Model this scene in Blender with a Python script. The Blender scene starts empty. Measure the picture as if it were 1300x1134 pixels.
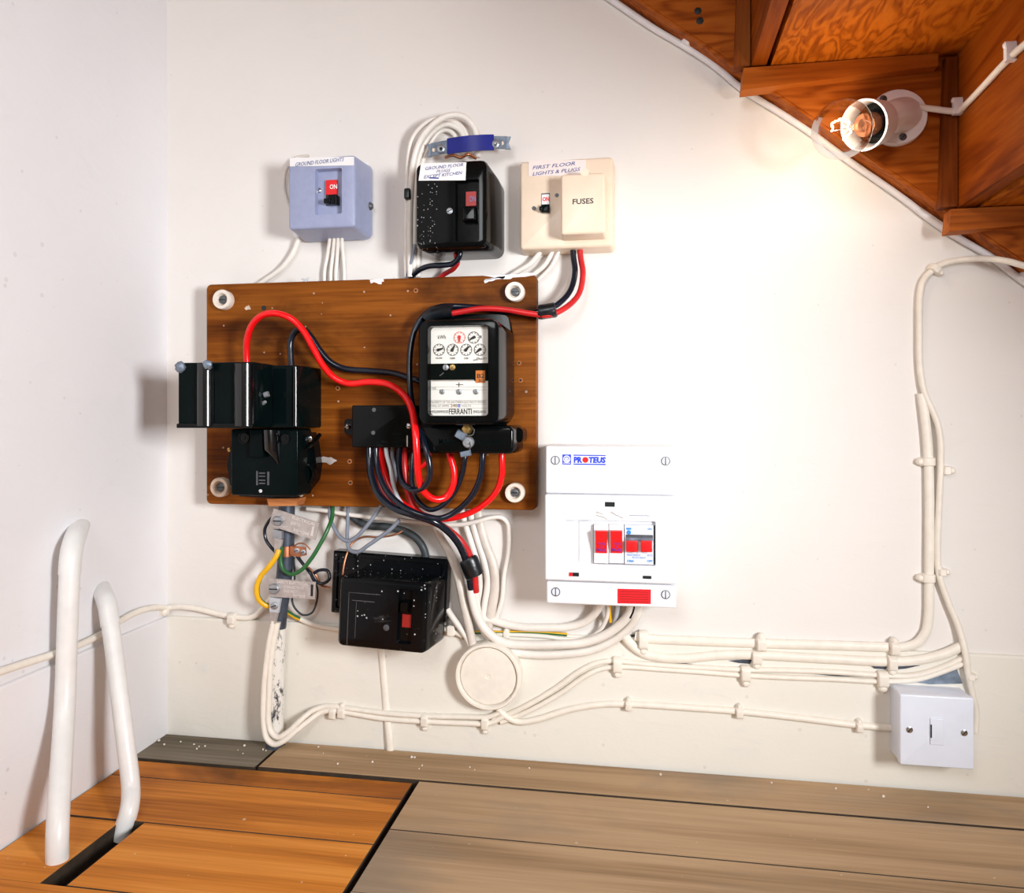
import bpy, math, random
from mathutils import Vector, Matrix
random.seed(7)
PI = math.pi
SC = bpy.context.scene
COL = SC.collection

# ------------------------------------------------------------------ camera, world, light, exposure
F = 971.0                       # focal length, pixels of a 1300 px wide frame
CX, CY = 650.0, 535.0           # principal point
TH = math.atan(165.0 / F)       # camera turned a little to the left of the wall's normal
D = 0.87                        # distance from camera to the back wall
H = 0.3866                      # camera height over the floor
cam_d = bpy.data.cameras.new('camera'); cam = bpy.data.objects.new('camera', cam_d); COL.objects.link(cam)
cam.location = (0, -D, H); cam.rotation_euler = (PI / 2, 0, TH)
cam_d.sensor_fit = 'HORIZONTAL'; cam_d.sensor_width = 36.0
cam_d.lens = F * 36.0 / 1300.0
cam_d.shift_y = -(1134 / 2 - CY) / 1300.0
cam_d.clip_start = 0.01
SC.camera = cam

w = bpy.data.worlds.new('world'); SC.world = w; w.use_nodes = True
w.node_tree.nodes['Background'].inputs[0].default_value = (1.0, 0.70, 0.38, 1)
w.node_tree.nodes['Background'].inputs[1].default_value = 0.16

def area(name, loc, target, sx, sy, power, col):
    l = bpy.data.lights.new(name, 'AREA'); l.shape = 'RECTANGLE'; l.size = sx; l.size_y = sy
    l.energy = power; l.color = col
    o = bpy.data.objects.new(name, l); COL.objects.link(o); o.location = loc
    o.rotation_euler = (Vector(target) - Vector(loc)).to_track_quat('-Z', 'Y').to_euler()
    return o
key = area('softbox', (0.62, -0.95, 0.47), (-0.40, 0, 0.40), 0.18, 0.26, 5.5, (0.975, 0.99, 1.0))
key.data.spread = math.radians(100)
area('front_softbox', (-0.20, -1.25, 0.86), (0.0, 0, 0.58), 0.36, 0.36, 4.6, (0.97, 0.985, 1.0))
BULB_W = 0.36
SC.view_settings.view_transform = 'Standard'
SC.view_settings.look = 'None'
SC.view_settings.exposure = 0.0
SC.view_settings.gamma = 1.0
SC.view_settings.use_curve_mapping = False

# ------------------------------------------------------------------ where a pixel's sight line meets the walls
ct, st = math.cos(TH), math.sin(TH)
def ray(x, y):
    u = (x - CX) / F; v = (CY - y) / F
    return Vector((-st + ct * u, ct + st * u, v))
CAMP = Vector((0, -D, H))
def W(x, y, d=0.0):
    r = ray(x, y); return CAMP + r * ((D - d) / r.y)
def FL(x, y, z=0.0):
    r = ray(x, y); return CAMP + r * ((z - H) / r.z)
def S(x, d=0.0):                # metres per pixel at that depth
    r = ray(x, CY); return (D - d) / r.y / F
def ext(x0, y0, x1, y1, d):     # X0, X1, Z0, Z1
    xm = (x0 + x1) / 2
    return W(x0, 0, d).x, W(x1, 0, d).x, W(xm, y1, d).z, W(xm, y0, d).z

# ------------------------------------------------------------------ materials
def newmat(name):
    m = bpy.data.materials.new(name); m.use_nodes = True
    nt = m.node_tree; return m, nt, nt.nodes['Principled BSDF']
def nd(nt, t, **kw):
    n = nt.nodes.new(t)
    for k, v in kw.items():
        if hasattr(n, k): setattr(n, k, v)
        else: n.inputs[k].default_value = v
    return n
def lnk(nt, a, b): nt.links.new(a, b)
def ramp(nt, fac, stops):
    r = nd(nt, 'ShaderNodeValToRGB'); e = r.color_ramp.elements
    while len(e) < len(stops): e.new(0.5)
    for i, (p, c) in enumerate(stops):
        e[i].position = p; e[i].color = (c[0], c[1], c[2], 1) if not isinstance(c, (int, float)) else (c, c, c, 1)
    lnk(nt, fac, r.inputs[0]); return r.outputs[0]
def mix(nt, fac, a, b):
    n = nd(nt, 'ShaderNodeMix', data_type='RGBA')
    if isinstance(fac, (int, float)): n.inputs[0].default_value = fac
    else: lnk(nt, fac, n.inputs[0])
    for i, c in ((6, a), (7, b)):
        if isinstance(c, (tuple, list)): n.inputs[i].default_value = (c[0], c[1], c[2], 1)
        else: lnk(nt, c, n.inputs[i])
    return n.outputs[2]
def coords(nt, scale=(1, 1, 1), rot=(0, 0, 0)):
    tc = nd(nt, 'ShaderNodeTexCoord'); mp = nd(nt, 'ShaderNodeMapping')
    mp.inputs['Scale'].default_value = scale; mp.inputs['Rotation'].default_value = rot
    lnk(nt, tc.outputs['Object'], mp.inputs[0]); return mp.outputs[0]
def noise(nt, vec, scale, detail=4, rough=0.55, dist=0.0):
    n = nd(nt, 'ShaderNodeTexNoise'); n.inputs['Scale'].default_value = scale; n.inputs['Detail'].default_value = detail
    n.inputs['Roughness'].default_value = rough; n.inputs['Distortion'].default_value = dist
    lnk(nt, vec, n.inputs['Vector']); return n.outputs['Fac']
def math_(nt, op, a, b=None):
    n = nd(nt, 'ShaderNodeMath', operation=op)
    for i, c in enumerate((a, b)):
        if c is None: continue
        if isinstance(c, (int, float)): n.inputs[i].default_value = c
        else: lnk(nt, c, n.inputs[i])
    return n.outputs[0]
def bump(nt, b, height, strength, dist):
    n = nd(nt, 'ShaderNodeBump'); n.inputs['Strength'].default_value = strength; n.inputs['Distance'].default_value = dist
    lnk(nt, height, n.inputs['Height']); lnk(nt, n.outputs[0], b.inputs['Normal'])
def specks(nt, vec, scale, size, keep):
    v = nd(nt, 'ShaderNodeTexVoronoi'); v.inputs['Scale'].default_value = scale; lnk(nt, vec, v.inputs['Vector'])
    s = nd(nt, 'ShaderNodeSeparateColor'); lnk(nt, v.outputs['Color'], s.inputs[0])
    k = math_(nt, 'GREATER_THAN', s.outputs[0], keep)
    r = math_(nt, 'MULTIPLY', s.outputs[1], size)
    return math_(nt, 'MULTIPLY', k, math_(nt, 'LESS_THAN', v.outputs['Distance'], r))

def plain(name, c, rough=0.5, metal=0.0, var=0.06, nscale=60, bmp=0.0, spec=0.5, coat=0.0):
    m, nt, b = newmat(name)
    vec = coords(nt)
    n = noise(nt, vec, nscale, 5)
    lo = tuple(x * (1 - var) for x in c); hi = tuple(min(1, x * (1 + var)) for x in c)
    lnk(nt, ramp(nt, n, [(0.3, lo), (0.7, hi)]), b.inputs['Base Color'])
    b.inputs['Roughness'].default_value = rough; b.inputs['Metallic'].default_value = metal
    b.inputs['Specular IOR Level'].default_value = spec; b.inputs['Coat Weight'].default_value = coat
    if bmp: bump(nt, b, n, bmp, 0.0015)
    return m

def paintwall(name, c, stain, stain_amt, zs=None, flk=(90, 0.22, 0.93, 0.22)):
    m, nt, b = newmat(name)
    vec = coords(nt)
    big = noise(nt, vec, 5, 3); fine = noise(nt, vec, 70, 6, 0.6); mid = noise(nt, coords(nt, (1, 1, 2)), 16, 6, 0.62, 0.6)
    col = ramp(nt, big, [(0.3, tuple(x * 0.965 for x in c)), (0.7, c)])
    s = ramp(nt, mid, [(0.58, 0.0), (0.72, 1.0)])
    s = math_(nt, 'MULTIPLY', s, stain_amt)
    col = mix(nt, s, col, stain)
    dots = specks(nt, vec, *flk[:3])
    col = mix(nt, math_(nt, 'MULTIPLY', dots, flk[3]), col, (0.42, 0.38, 0.36))
    lnk(nt, col, b.inputs['Base Color']); b.inputs['Roughness'].default_value = 0.62
    b.inputs['Specular IOR Level'].default_value = 0.3
    h = math_(nt, 'ADD', math_(nt, 'MULTIPLY', fine, 0.35), mid)
    bump(nt, b, h, 0.22, 0.003)
    return m

def wood(name, dark, mid, light, axis='x', rings=9.0, stretch=9.0, gs=14.0, rough=0.4, rot=(0, 0, 0), coat=0.0, bmp=0.12, spk=None, stain=None):
    m, nt, b = newmat(name)
    sc = {'x': (1 / stretch, 1, 1), 'y': (1, 1 / stretch, 1), 'z': (1, 1, 1 / stretch)}[axis]
    vec = coords(nt, sc, rot)
    n = noise(nt, vec, gs, 3, 0.5, 0.5)
    ring = math_(nt, 'SINE', math_(nt, 'MULTIPLY', n, rings * 2 * PI))
    ring = math_(nt, 'ADD', math_(nt, 'MULTIPLY', ring, 0.5), 0.5)
    fib = noise(nt, coords(nt, tuple(v * (1 if v == 1 else 0.35) for v in sc), rot), 260, 3, 0.6)
    big = noise(nt, vec, 4, 2)
    v = math_(nt, 'ADD', math_(nt, 'ADD', math_(nt, 'MULTIPLY', ring, 0.24), math_(nt, 'MULTIPLY', fib, 0.44)), math_(nt, 'MULTIPLY', big, 0.36))
    col = ramp(nt, v, [(0.25, dark), (0.52, mid), (0.8, light)])
    raw = coords(nt)
    if spk:
        d = specks(nt, raw, spk[0], spk[1], spk[2])
        d2 = specks(nt, raw, spk[0] * 2.3, spk[1], spk[2])
        col = mix(nt, math_(nt, 'MULTIPLY', math_(nt, 'MAXIMUM', d, d2), 0.7), col, spk[3])
    if stain:
        s = ramp(nt, noise(nt, coords(nt, stain[1]), stain[0], 5, 0.6, 0.4), [(0.50, 0.0), (0.66, 1.0)])
        col = mix(nt, math_(nt, 'MULTIPLY', s, stain[3]), col, stain[2])
    lnk(nt, col, b.inputs['Base Color']); b.inputs['Roughness'].default_value = rough
    b.inputs['Coat Weight'].default_value = coat; b.inputs['Coat Roughness'].default_value = 0.25
    b.inputs['Specular IOR Level'].default_value = 0.08
    bump(nt, b, v, bmp, 0.001)
    return m

def bakelite(name, c, rough=0.16, spk=None, dust=0.0, spec=0.2):
    m, nt, b = newmat(name); b.inputs['Specular IOR Level'].default_value = spec
    vec = coords(nt); n = noise(nt, vec, 35, 6, 0.65)
    col = ramp(nt, n, [(0.35, tuple(x * 0.8 for x in c)), (0.75, tuple(x * 1.25 for x in c))])
    if spk:
        sx = nd(nt, 'ShaderNodeSeparateXYZ'); lnk(nt, vec, sx.inputs[0])
        nz = math_(nt, 'MULTIPLY', math_(nt, 'SUBTRACT', noise(nt, vec, 40, 2), 0.5), 0.04)
        mx_ = math_(nt, 'LESS_THAN', math_(nt, 'ADD', sx.outputs[0], nz), spk[3]); mz_ = math_(nt, 'LESS_THAN', math_(nt, 'ADD', sx.outputs[2], nz), spk[4])
        area_m = math_(nt, 'MULTIPLY', mx_, mz_)
        d = math_(nt, 'MULTIPLY', specks(nt, vec, spk[0], spk[1], spk[2]), area_m)
        col = mix(nt, math_(nt, 'MULTIPLY', d, 0.75), col, (0.6, 0.62, 0.62))
    if dust:
        dm = ramp(nt, noise(nt, coords(nt, (1, 1, 2.5)), 22, 6, 0.7), [(0.6, 0.0), (0.75, 1.0)])
        col = mix(nt, math_(nt, 'MULTIPLY', dm, dust), col, (0.16, 0.17, 0.18))
    lnk(nt, col, b.inputs['Base Color'])
    lnk(nt, ramp(nt, n, [(0.3, rough), (0.8, rough + 0.06)]), b.inputs['Roughness'])
    return m

M = {}
M['wall'] = paintwall('cream wall paint', (0.80, 0.765, 0.735), (0.66, 0.62, 0.57), 0.10)
M['wall_left'] = paintwall('white wall paint', (0.80, 0.795, 0.82), (0.62, 0.60, 0.62), 0.12)
M['skirt_left'] = paintwall('flecked white skirting paint', (0.80, 0.795, 0.82), (0.62, 0.60, 0.62), 0.12, flk=(115, 0.26, 0.72, 0.30))
M['skirt'] = paintwall('scuffed cream skirting paint', (0.80, 0.77, 0.70), (0.58, 0.62, 0.63), 0.30)
M['sub'] = plain('dark underfloor', (0.012, 0.011, 0.010), 0.9)
M['grime'] = plain('grimy plank edge', (0.035, 0.022, 0.012), 0.8, 0, 0.4, 80)
M['board'] = wood('varnished brown board', (0.022, 0.005, 0.0008), (0.155, 0.040, 0.004), (0.33, 0.105, 0.013), 'x', 2.2, 10, 20, 0.45, coat=0.0,
                  spk=(42, 0.17, 0.82, (0.55, 0.42, 0.34)), stain=(11, (0.6, 1, 1), (0.026, 0.008, 0.002), 0.72))
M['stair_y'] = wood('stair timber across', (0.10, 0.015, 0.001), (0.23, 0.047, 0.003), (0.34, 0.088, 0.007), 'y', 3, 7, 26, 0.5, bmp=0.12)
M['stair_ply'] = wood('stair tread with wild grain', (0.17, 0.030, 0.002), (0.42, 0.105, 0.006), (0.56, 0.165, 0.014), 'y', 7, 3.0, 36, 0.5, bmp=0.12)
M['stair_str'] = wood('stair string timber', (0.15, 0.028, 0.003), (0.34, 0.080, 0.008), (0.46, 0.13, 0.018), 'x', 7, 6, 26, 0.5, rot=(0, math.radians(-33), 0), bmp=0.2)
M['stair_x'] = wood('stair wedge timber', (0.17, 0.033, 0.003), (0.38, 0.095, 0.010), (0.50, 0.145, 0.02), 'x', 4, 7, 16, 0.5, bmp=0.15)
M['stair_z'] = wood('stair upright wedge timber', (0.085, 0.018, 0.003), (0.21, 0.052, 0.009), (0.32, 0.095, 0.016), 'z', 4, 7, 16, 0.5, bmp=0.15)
M['plank_o'] = wood('orange floor plank', (0.30, 0.085, 0.010), (0.64, 0.225, 0.032), (0.84, 0.36, 0.075), 'x', 2.0, 14, 26, 0.48, spk=(60, 0.13, 0.9, (0.75, 0.6, 0.45)), bmp=0.2)
M['plank_d'] = wood('orange floor plank with dark patch', (0.26, 0.072, 0.010), (0.54, 0.175, 0.022), (0.68, 0.27, 0.048), 'x', 2.0, 14, 26, 0.48, spk=(60, 0.13, 0.9, (0.75, 0.6, 0.45)), stain=(6, (0.5, 1, 1), (0.05, 0.018, 0.006), 0.7), bmp=0.2)
M['plank_b'] = wood('dusty brown floor plank', (0.26, 0.165, 0.088), (0.42, 0.282, 0.162), (0.55, 0.39, 0.24), 'x', 2.2, 16, 22, 0.65, spk=(55, 0.13, 0.9, (0.55, 0.5, 0.42)), stain=(7, (0.4, 1, 1), (0.24, 0.20, 0.16), 0.6), bmp=0.25)
M['plank_g'] = wood('dusty grey floor plank', (0.10, 0.082, 0.058), (0.19, 0.16, 0.118), (0.29, 0.255, 0.20), 'x', 2, 12, 20, 0.75, spk=(55, 0.13, 0.88, (0.55, 0.52, 0.45)), bmp=0.25)
M['wedge'] = wood('orange softwood block', (0.26, 0.085, 0.025), (0.46, 0.17, 0.06), (0.6, 0.26, 0.1), 'x', 4, 6, 30, 0.6)
M['black'] = bakelite('glossy black bakelite', (0.0022, 0.0030, 0.0034), 0.10, dust=0.10)
M['black_spk'] = bakelite('black bakelite with paint flecks', (0.0022, 0.0028, 0.0032), 0.10, spk=(420, 0.42, 0.62, -0.008, 0.062))
M['black_matt'] = bakelite('dull black moulding', (0.0020, 0.0050, 0.0052), 0.12, spec=0.07)
M['black_ridge'] = bakelite('polished black bakelite ridge', (0.0022, 0.0030, 0.0040), 0.17, spec=0.7)
M['black_dust'] = bakelite('dusty black moulding', (0.0024, 0.0034, 0.0044), 0.12, spk=(380, 0.36, 0.93, 1.0, 1.0), dust=0.35)
M['dark_iron'] = plain('grey worn iron', (0.10, 0.105, 0.115), 0.45, 0.4, 0.3, 90, 0.2)
M['lug'] = plain('pale translucent plastic', (0.30, 0.26, 0.24), 0.35)
M['grey'] = plain('blue grey enamel', (0.30, 0.335, 0.50), 0.32, 0, 0.05, 120, 0.06)
M['cream'] = plain('cream moulded plastic', (0.80, 0.65, 0.505), 0.32, 0, 0.03, 70)
M['white'] = plain('white plastic', (0.81, 0.82, 0.86), 0.28, 0, 0.015, 50)
M['white2'] = plain('bluish white plastic', (0.72, 0.76, 0.86), 0.30, 0, 0.02, 50)
M['white_pl'] = plain('white lamp fitting plastic', (0.86, 0.85, 0.89), 0.32, 0, 0.02, 50)
M['pvc'] = plain('white pipe plastic', (0.80, 0.80, 0.79), 0.33, 0, 0.05, 45, 0.05)
M['porc'] = plain('porcelain', (0.78, 0.70, 0.61), 0.25, 0, 0.08, 90)
M['porc_d'] = plain('stained porcelain', (0.60, 0.47, 0.36), 0.3, 0, 0.2, 90)
M['steel'] = plain('steel', (0.55, 0.56, 0.58), 0.25, 1.0, 0.1, 80)
M['zinc'] = plain('dull zinc', (0.42, 0.45, 0.49), 0.42, 0.8, 0.2, 80, 0.15)
M['alu'] = plain('stamped pale metal', (0.50, 0.455, 0.44), 0.48, 0.45, 0.2, 110, 0.2)
M['emboss'] = plain('raised bright metal', (0.80, 0.77, 0.75), 0.4, 0.5)
M['lead'] = plain('grey lead', (0.20, 0.25, 0.32), 0.42, 0.55, 0.3, 120, 0.4)
M['leadpipe'] = plain('blue black lead sheath', (0.055, 0.068, 0.095), 0.45, 0.3, 0.35, 70, 0.25)
M['brass'] = plain('brass', (0.62, 0.42, 0.15), 0.3, 0.9, 0.15, 80)
M['copper'] = plain('copper', (0.48, 0.19, 0.10), 0.34, 0.85, 0.3, 80)
M['redcab'] = plain('glossy red insulation', (0.80, 0.006, 0.008), 0.22, 0, 0.05, 60)
M['redcab2'] = plain('dull red insulation', (0.52, 0.015, 0.018), 0.3, 0, 0.15, 60)
M['blkcab'] = plain('blue black insulation', (0.004, 0.008, 0.017), 0.2, 0, 0.2, 60)
M['blktape'] = plain('black tape', (0.006, 0.009, 0.012), 0.3, 0, 0.4, 90, 0.4)
M['greycab'] = plain('grey sheath', (0.22, 0.25, 0.31), 0.35, 0, 0.1, 60)
M['greylt'] = plain('pale grey sheath', (0.50, 0.52, 0.56), 0.35, 0, 0.1, 60)
M['darkcab'] = plain('dark grey sheath', (0.035, 0.045, 0.050), 0.5, 0, 0.25, 60, 0.2)
M['green'] = plain('green insulation', (0.022, 0.13, 0.035), 0.35, 0, 0.1, 60)
M['yellow'] = plain('yellow insulation', (0.80, 0.44, 0.012), 0.33, 0, 0.06, 60)
M['blue'] = plain('blue tape', (0.002, 0.008, 0.20), 0.4, 0, 0.15, 60, 0.2)
M['wcab'] = plain('white sheath', (0.80, 0.755, 0.70), 0.36, 0, 0.05, 60, 0.05)
M['pcab'] = plain('painted over cable', (0.83, 0.775, 0.69), 0.45, 0, 0.05, 90, 0.15)
M['pgcab'] = plain('dirty white sheath', (0.66, 0.60, 0.54), 0.42, 0, 0.1, 70, 0.1)
M['paper'] = plain('white paper', (0.80, 0.79, 0.80), 0.6, 0, 0.03, 60)
M['tapelab'] = plain('pinkish white tape', (0.79, 0.69, 0.66), 0.4, 0, 0.03, 60)
M['ink'] = plain('blue ink', (0.03, 0.06, 0.28), 0.6)
M['ink2'] = plain('pale blue ink', (0.16, 0.2, 0.40), 0.6)
M['print'] = plain('black print', (0.012, 0.014, 0.015), 0.5)
M['printgrey'] = plain('grey print', (0.30, 0.30, 0.29), 0.5)
M['logo'] = plain('blue print', (0.015, 0.055, 0.68), 0.4)
M['cyan'] = plain('light blue print', (0.03, 0.28, 0.72), 0.4)
M['red'] = plain('red plastic', (0.70, 0.010, 0.014), 0.3, 0, 0.04, 60)
M['redlbl'] = plain('red label', (0.74, 0.010, 0.020), 0.4, 0, 0.03, 60)
M['redd'] = plain('dull red flag', (0.30, 0.012, 0.010), 0.4)
M['orange'] = plain('orange sticker', (0.55, 0.16, 0.02), 0.5)
M['face'] = plain('white meter plate', (0.80, 0.79, 0.77), 0.5, 0, 0.02, 40)
M['dialred'] = plain('orange red print', (0.72, 0.13, 0.06), 0.5)
M['purple'] = plain('violet print', (0.16, 0.03, 0.42), 0.5)
M['dark'] = plain('dark slot', (0.006, 0.012, 0.013), 0.4)
M['caulk'] = plain('chalky white filler', (0.78, 0.77, 0.80), 0.6, 0, 0.05, 90, 0.2)

def pipemat():
    m, nt, b = newmat('flaking white paint over lead')
    vec = coords(nt, (1, 1, 0.5)); n = noise(nt, vec, 70, 8, 0.72, 0.5)
    f = ramp(nt, n, [(0.40, 1.0), (0.47, 0.0)])
    lnk(nt, mix(nt, f, (0.76, 0.73, 0.68), (0.035, 0.04, 0.05)), b.inputs['Base Color'])
    b.inputs['Roughness'].default_value = 0.5; bump(nt, b, n, 0.5, 0.002); return m
M['flaky'] = pipemat()
def glassmat():
    m, nt, b = newmat('clear glass'); nt.nodes.remove(b)
    out = nt.nodes['Material Output']
    t = nd(nt, 'ShaderNodeBsdfTransparent'); t.inputs[0].default_value = (0.985, 0.98, 0.97, 1)
    g = nd(nt, 'ShaderNodeBsdfGlossy'); g.inputs['Roughness'].default_value = 0.03
    fr = nd(nt, 'ShaderNodeLayerWeight'); fr.inputs[0].default_value = 0.22
    mx = nd(nt, 'ShaderNodeMixShader')
    f = math_(nt, 'MULTIPLY', fr.outputs['Fresnel'], 0.75)
    lnk(nt, f, mx.inputs[0]); lnk(nt, t.outputs[0], mx.inputs[1]); lnk(nt, g.outputs[0], mx.inputs[2])
    lnk(nt, mx.outputs[0], out.inputs[0]); return m
M['glass'] = glassmat()
def emat(name, c, s):
    m, nt, b = newmat(name); b.inputs['Base Color'].default_value = (*c, 1)
    b.inputs['Emission Color'].default_value = (*c, 1); b.inputs['Emission Strength'].default_value = s; return m
M['glow'] = emat('glowing filament', (1.0, 0.66, 0.30), 40.0)

# ------------------------------------------------------------------ mesh builder
class MB:
    def __init__(s): s.v = []; s.f = []; s.m = []
    def add(s, vs, fs, mi=0):
        o = len(s.v); s.v += [tuple(p) for p in vs]
        for f in fs: s.f.append(tuple(i + o for i in f)); s.m.append(mi)
    def loft(s, rings, cap0=True, cap1=True, mi=0):
        n = len(rings[0]); vs = [p for r in rings for p in r]; fs = []
        for k in range(len(rings) - 1):
            for i in range(n):
                j = (i + 1) % n
                fs.append((k * n + i, k * n + j, (k + 1) * n + j, (k + 1) * n + i))
        if cap0: fs.append(tuple(range(n - 1, -1, -1)))
        if cap1: fs.append(tuple((len(rings) - 1) * n + i for i in range(n)))
        s.add(vs, fs, mi)
    def box(s, x0, x1, y0, y1, z0, z1, mi=0):
        s.loft([[(x0, y, z0), (x1, y, z0), (x1, y, z1), (x0, y, z1)] for y in (y1, y0)], mi=mi)
    def prism(s, pts, d0, d1, mi=0):        # polygon in XZ, counter-clockwise seen from the front, between depths d0 (back) and d1 (front)
        s.loft([[(x, -d, z) for x, z in pts] for d in (d0, d1)], mi=mi)
    def rr(s, secs, n=4, cap0=True, mi=0):  # sections (x0,x1,z0,z1,r,d)
        rings = []
        for x0, x1, z0, z1, r, d in secs:
            r = max(1e-5, min(r, (x1 - x0) / 2 - 1e-5, (z1 - z0) / 2 - 1e-5)); ring = []
            for cx, cz, a0 in ((x1 - r, z0 + r, -90), (x1 - r, z1 - r, 0), (x0 + r, z1 - r, 90), (x0 + r, z0 + r, 180)):
                for i in range(n + 1):
                    a = math.radians(a0 + 90 * i / n)
                    ring.append((cx + r * math.cos(a), -d, cz + r * math.sin(a)))
            rings.append(ring)
        s.loft(rings, cap0, True, mi)
    def rbox(s, e, db, df, r=0.003, edge=0.0015, draft=0.0, recess=None, mi=0):
        x0, x1, z0, z1 = e
        q = draft
        secs = [(x0 - q, x1 + q, z0 - q, z1 + q, r + q, db), (x0, x1, z0, z1, r, df - edge)]
        for a in (30, 60, 90):
            t = edge * (1 - math.cos(math.radians(a))); h = edge * math.sin(math.radians(a))
            secs.append((x0 + t, x1 - t, z0 + t, z1 - t, max(r - t, 1e-4), df - edge + h))
        if recess:
            (rx0, rx1, rz0, rz1), rd, rr_ = recess
            secs.append((rx0, rx1, rz0, rz1, rr_, df)); secs.append((rx0 + 0.0006, rx1 - 0.0006, rz0 + 0.0006, rz1 - 0.0006, rr_, df - rd))
        s.rr(secs, mi=mi)
    def lathe(s, org, axis, prof, n=20, cap0=True, cap1=True, mi=0):
        a = Vector(axis).normalized(); q = Vector((0, 0, 1)).rotation_difference(a); org = Vector(org)
        rings = [[org + q @ Vector((r * math.cos(2 * PI * i / n), r * math.sin(2 * PI * i / n), h)) for i in range(n)] for r, h in prof]
        s.loft(rings, cap0, cap1, mi)
    def disc(s, x, y, d, rpx, h, mi=0, n=16, dome=0.0):   # disc on a plane parallel to the wall
        r = rpx * S(x, d); p = W(x, y, d)
        prof = [(r, -0.0002), (r, h)]
        if dome: prof += [(r * 0.7, h + dome * 0.7), (r * 0.25, h + dome)]
        s.lathe(p, (0, -1, 0), prof, n, mi=mi)
    def tube(s, pts, ra, rb=None, n=10, flat=False, mi=0, stripe=None):
        pts = [Vector(p) for p in pts]; rb = rb or ra; rings = []; nrm = None
        for i, p in enumerate(pts):
            t = (pts[min(i + 1, len(pts) - 1)] - pts[max(i - 1, 0)]).normalized()
            ref = Vector((0, -1, 0)) if (flat or nrm is None) else nrm
            nn = ref - t * ref.dot(t)
            if nn.length < 1e-4: nn = Vector((1, 0, 0)) - t * t.x
            nn.normalize(); nrm = nn; b = t.cross(nn)
            rr_ = ra[i] if isinstance(ra, list) else ra; r2 = rb[i] if isinstance(rb, list) else rb
            rings.append([p + b * (rr_ * math.cos(2 * PI * k / n)) + nn * (r2 * math.sin(2 * PI * k / n)) for k in range(n)])
        o = len(s.f); s.loft(rings, mi=mi)
        if stripe is not None:
            for j in range(o, len(s.f) - 2):
                if (j - o) % n in stripe[0]: s.m[j] = stripe[1]
    def text(s, txt, x0, y0, x1, y1, d, rot=0.0, shear=0.0, mi=0, bold=0.0, hfit=True):
        cu = bpy.data.curves.new('t', 'FONT'); cu.body = txt; cu.shear = shear; cu.offset = bold; cu.resolution_u = 2
        ob = bpy.data.objects.new('t', cu); me = ob.to_mesh()
        vs = [v.co.copy() for v in me.vertices]; fs = [tuple(p.vertices) for p in me.polygons]
        ob.to_mesh_clear(); bpy.data.objects.remove(ob); bpy.data.curves.remove(cu)
        if not vs: return
        a0 = min(v.x for v in vs); a1 = max(v.x for v in vs); b0 = min(v.y for v in vs); b1 = max(v.y for v in vs)
        X0, X1, Z0, Z1 = ext(x0, y0, x1, y1, d); cx, cz = (X0 + X1) / 2, (Z0 + Z1) / 2
        sx = (X1 - X0) / (a1 - a0); sz = (Z1 - Z0) / (b1 - b0)
        out = []
        for v in vs:
            x = (v.x - (a0 + a1) / 2) * sx; z = (v.y - (b0 + b1) / 2) * sz
            out.append((cx + x * math.cos(rot) - z * math.sin(rot), -d, cz + x * math.sin(rot) + z * math.cos(rot)))
        s.add(out, fs, mi)
    def panel(s, x0, y0, x1, y1, d, h=0.0004, r=0.0004, mi=0):   # thin rounded plate on a plane parallel to the wall
        e = ext(x0, y0, x1, y1, d)
        s.rr([(*e, r, d - 0.0002), (*e, r, d + h)], n=2, mi=mi)
    def quadpx(s, pts, d, h, mi=0):                               # plate from four pixel corners, clockwise in the picture from top left
        P = [W(x, y, d) for x, y in pts]
        poly = [(p.x, p.z) for p in reversed(P)]
        s.prism(poly, d - h / 2, d + h / 2, mi)
    def build(s, name, mats, parent=None, angle=35):
        if not isinstance(mats, (list, tuple)): mats = [mats]
        P = [Vector(p) for p in s.v]
        if parent is None:
            lo = [min(p[i] for p in P) for i in range(3)]; hi = [max(p[i] for p in P) for i in range(3)]
            org = Vector(((lo[0] + hi[0]) / 2, (lo[1] + hi[1]) / 2, lo[2]))
        else:
            r = parent
            while r.parent: r = r.parent
            org = r.location.copy()
        me = bpy.data.meshes.new(name); me.from_pydata([tuple(p - org) for p in P], [], s.f); me.update()
        for m in mats: me.materials.append(m)
        for p, i in zip(me.polygons, s.m): p.material_index = i; p.use_smooth = True
        me.set_sharp_from_angle(angle=math.radians(angle))
        o = bpy.data.objects.new(name, me); COL.objects.link(o)
        if parent is None: o.location = org
        else: o.parent = parent
        return o
def tag(o, label, cat, group=None):
    o['label'] = label; o['category'] = cat
    if group: o['group'] = group
    return o
def thing(name, label, cat, loc, group=None):
    o = bpy.data.objects.new(name, None); COL.objects.link(o); o.location = loc; o.empty_display_size = 0.02
    return tag(o, label, cat, group)
def struct(o, kind='structure'): o['kind'] = kind; return o
def spline(pts, sub=8):
    P = [Vector(p) for p in pts]; P = [2 * P[0] - P[1]] + P + [2 * P[-1] - P[-2]]; out = []
    for i in range(1, len(P) - 2):
        a, b, c, d = P[i - 1], P[i], P[i + 1], P[i + 2]
        t1 = max((b - a).length, 1e-6) ** .5; t2 = max((c - b).length, 1e-6) ** .5; t3 = max((d - c).length, 1e-6) ** .5
        m1 = (c - b) / t2 - (c - a) / (t1 + t2) + (b - a) / t1; m2 = (d - c) / t3 - (d - b) / (t2 + t3) + (c - b) / t2
        m1 *= t2; m2 *= t2
        for k in range(sub):
            t = k / sub
            out.append((2 * t**3 - 3 * t**2 + 1) * b + (t**3 - 2 * t**2 + t) * m1 + (-2 * t**3 + 3 * t**2) * c + (t**3 - t**2) * m2)
    out.append(P[-2]); return out
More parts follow.
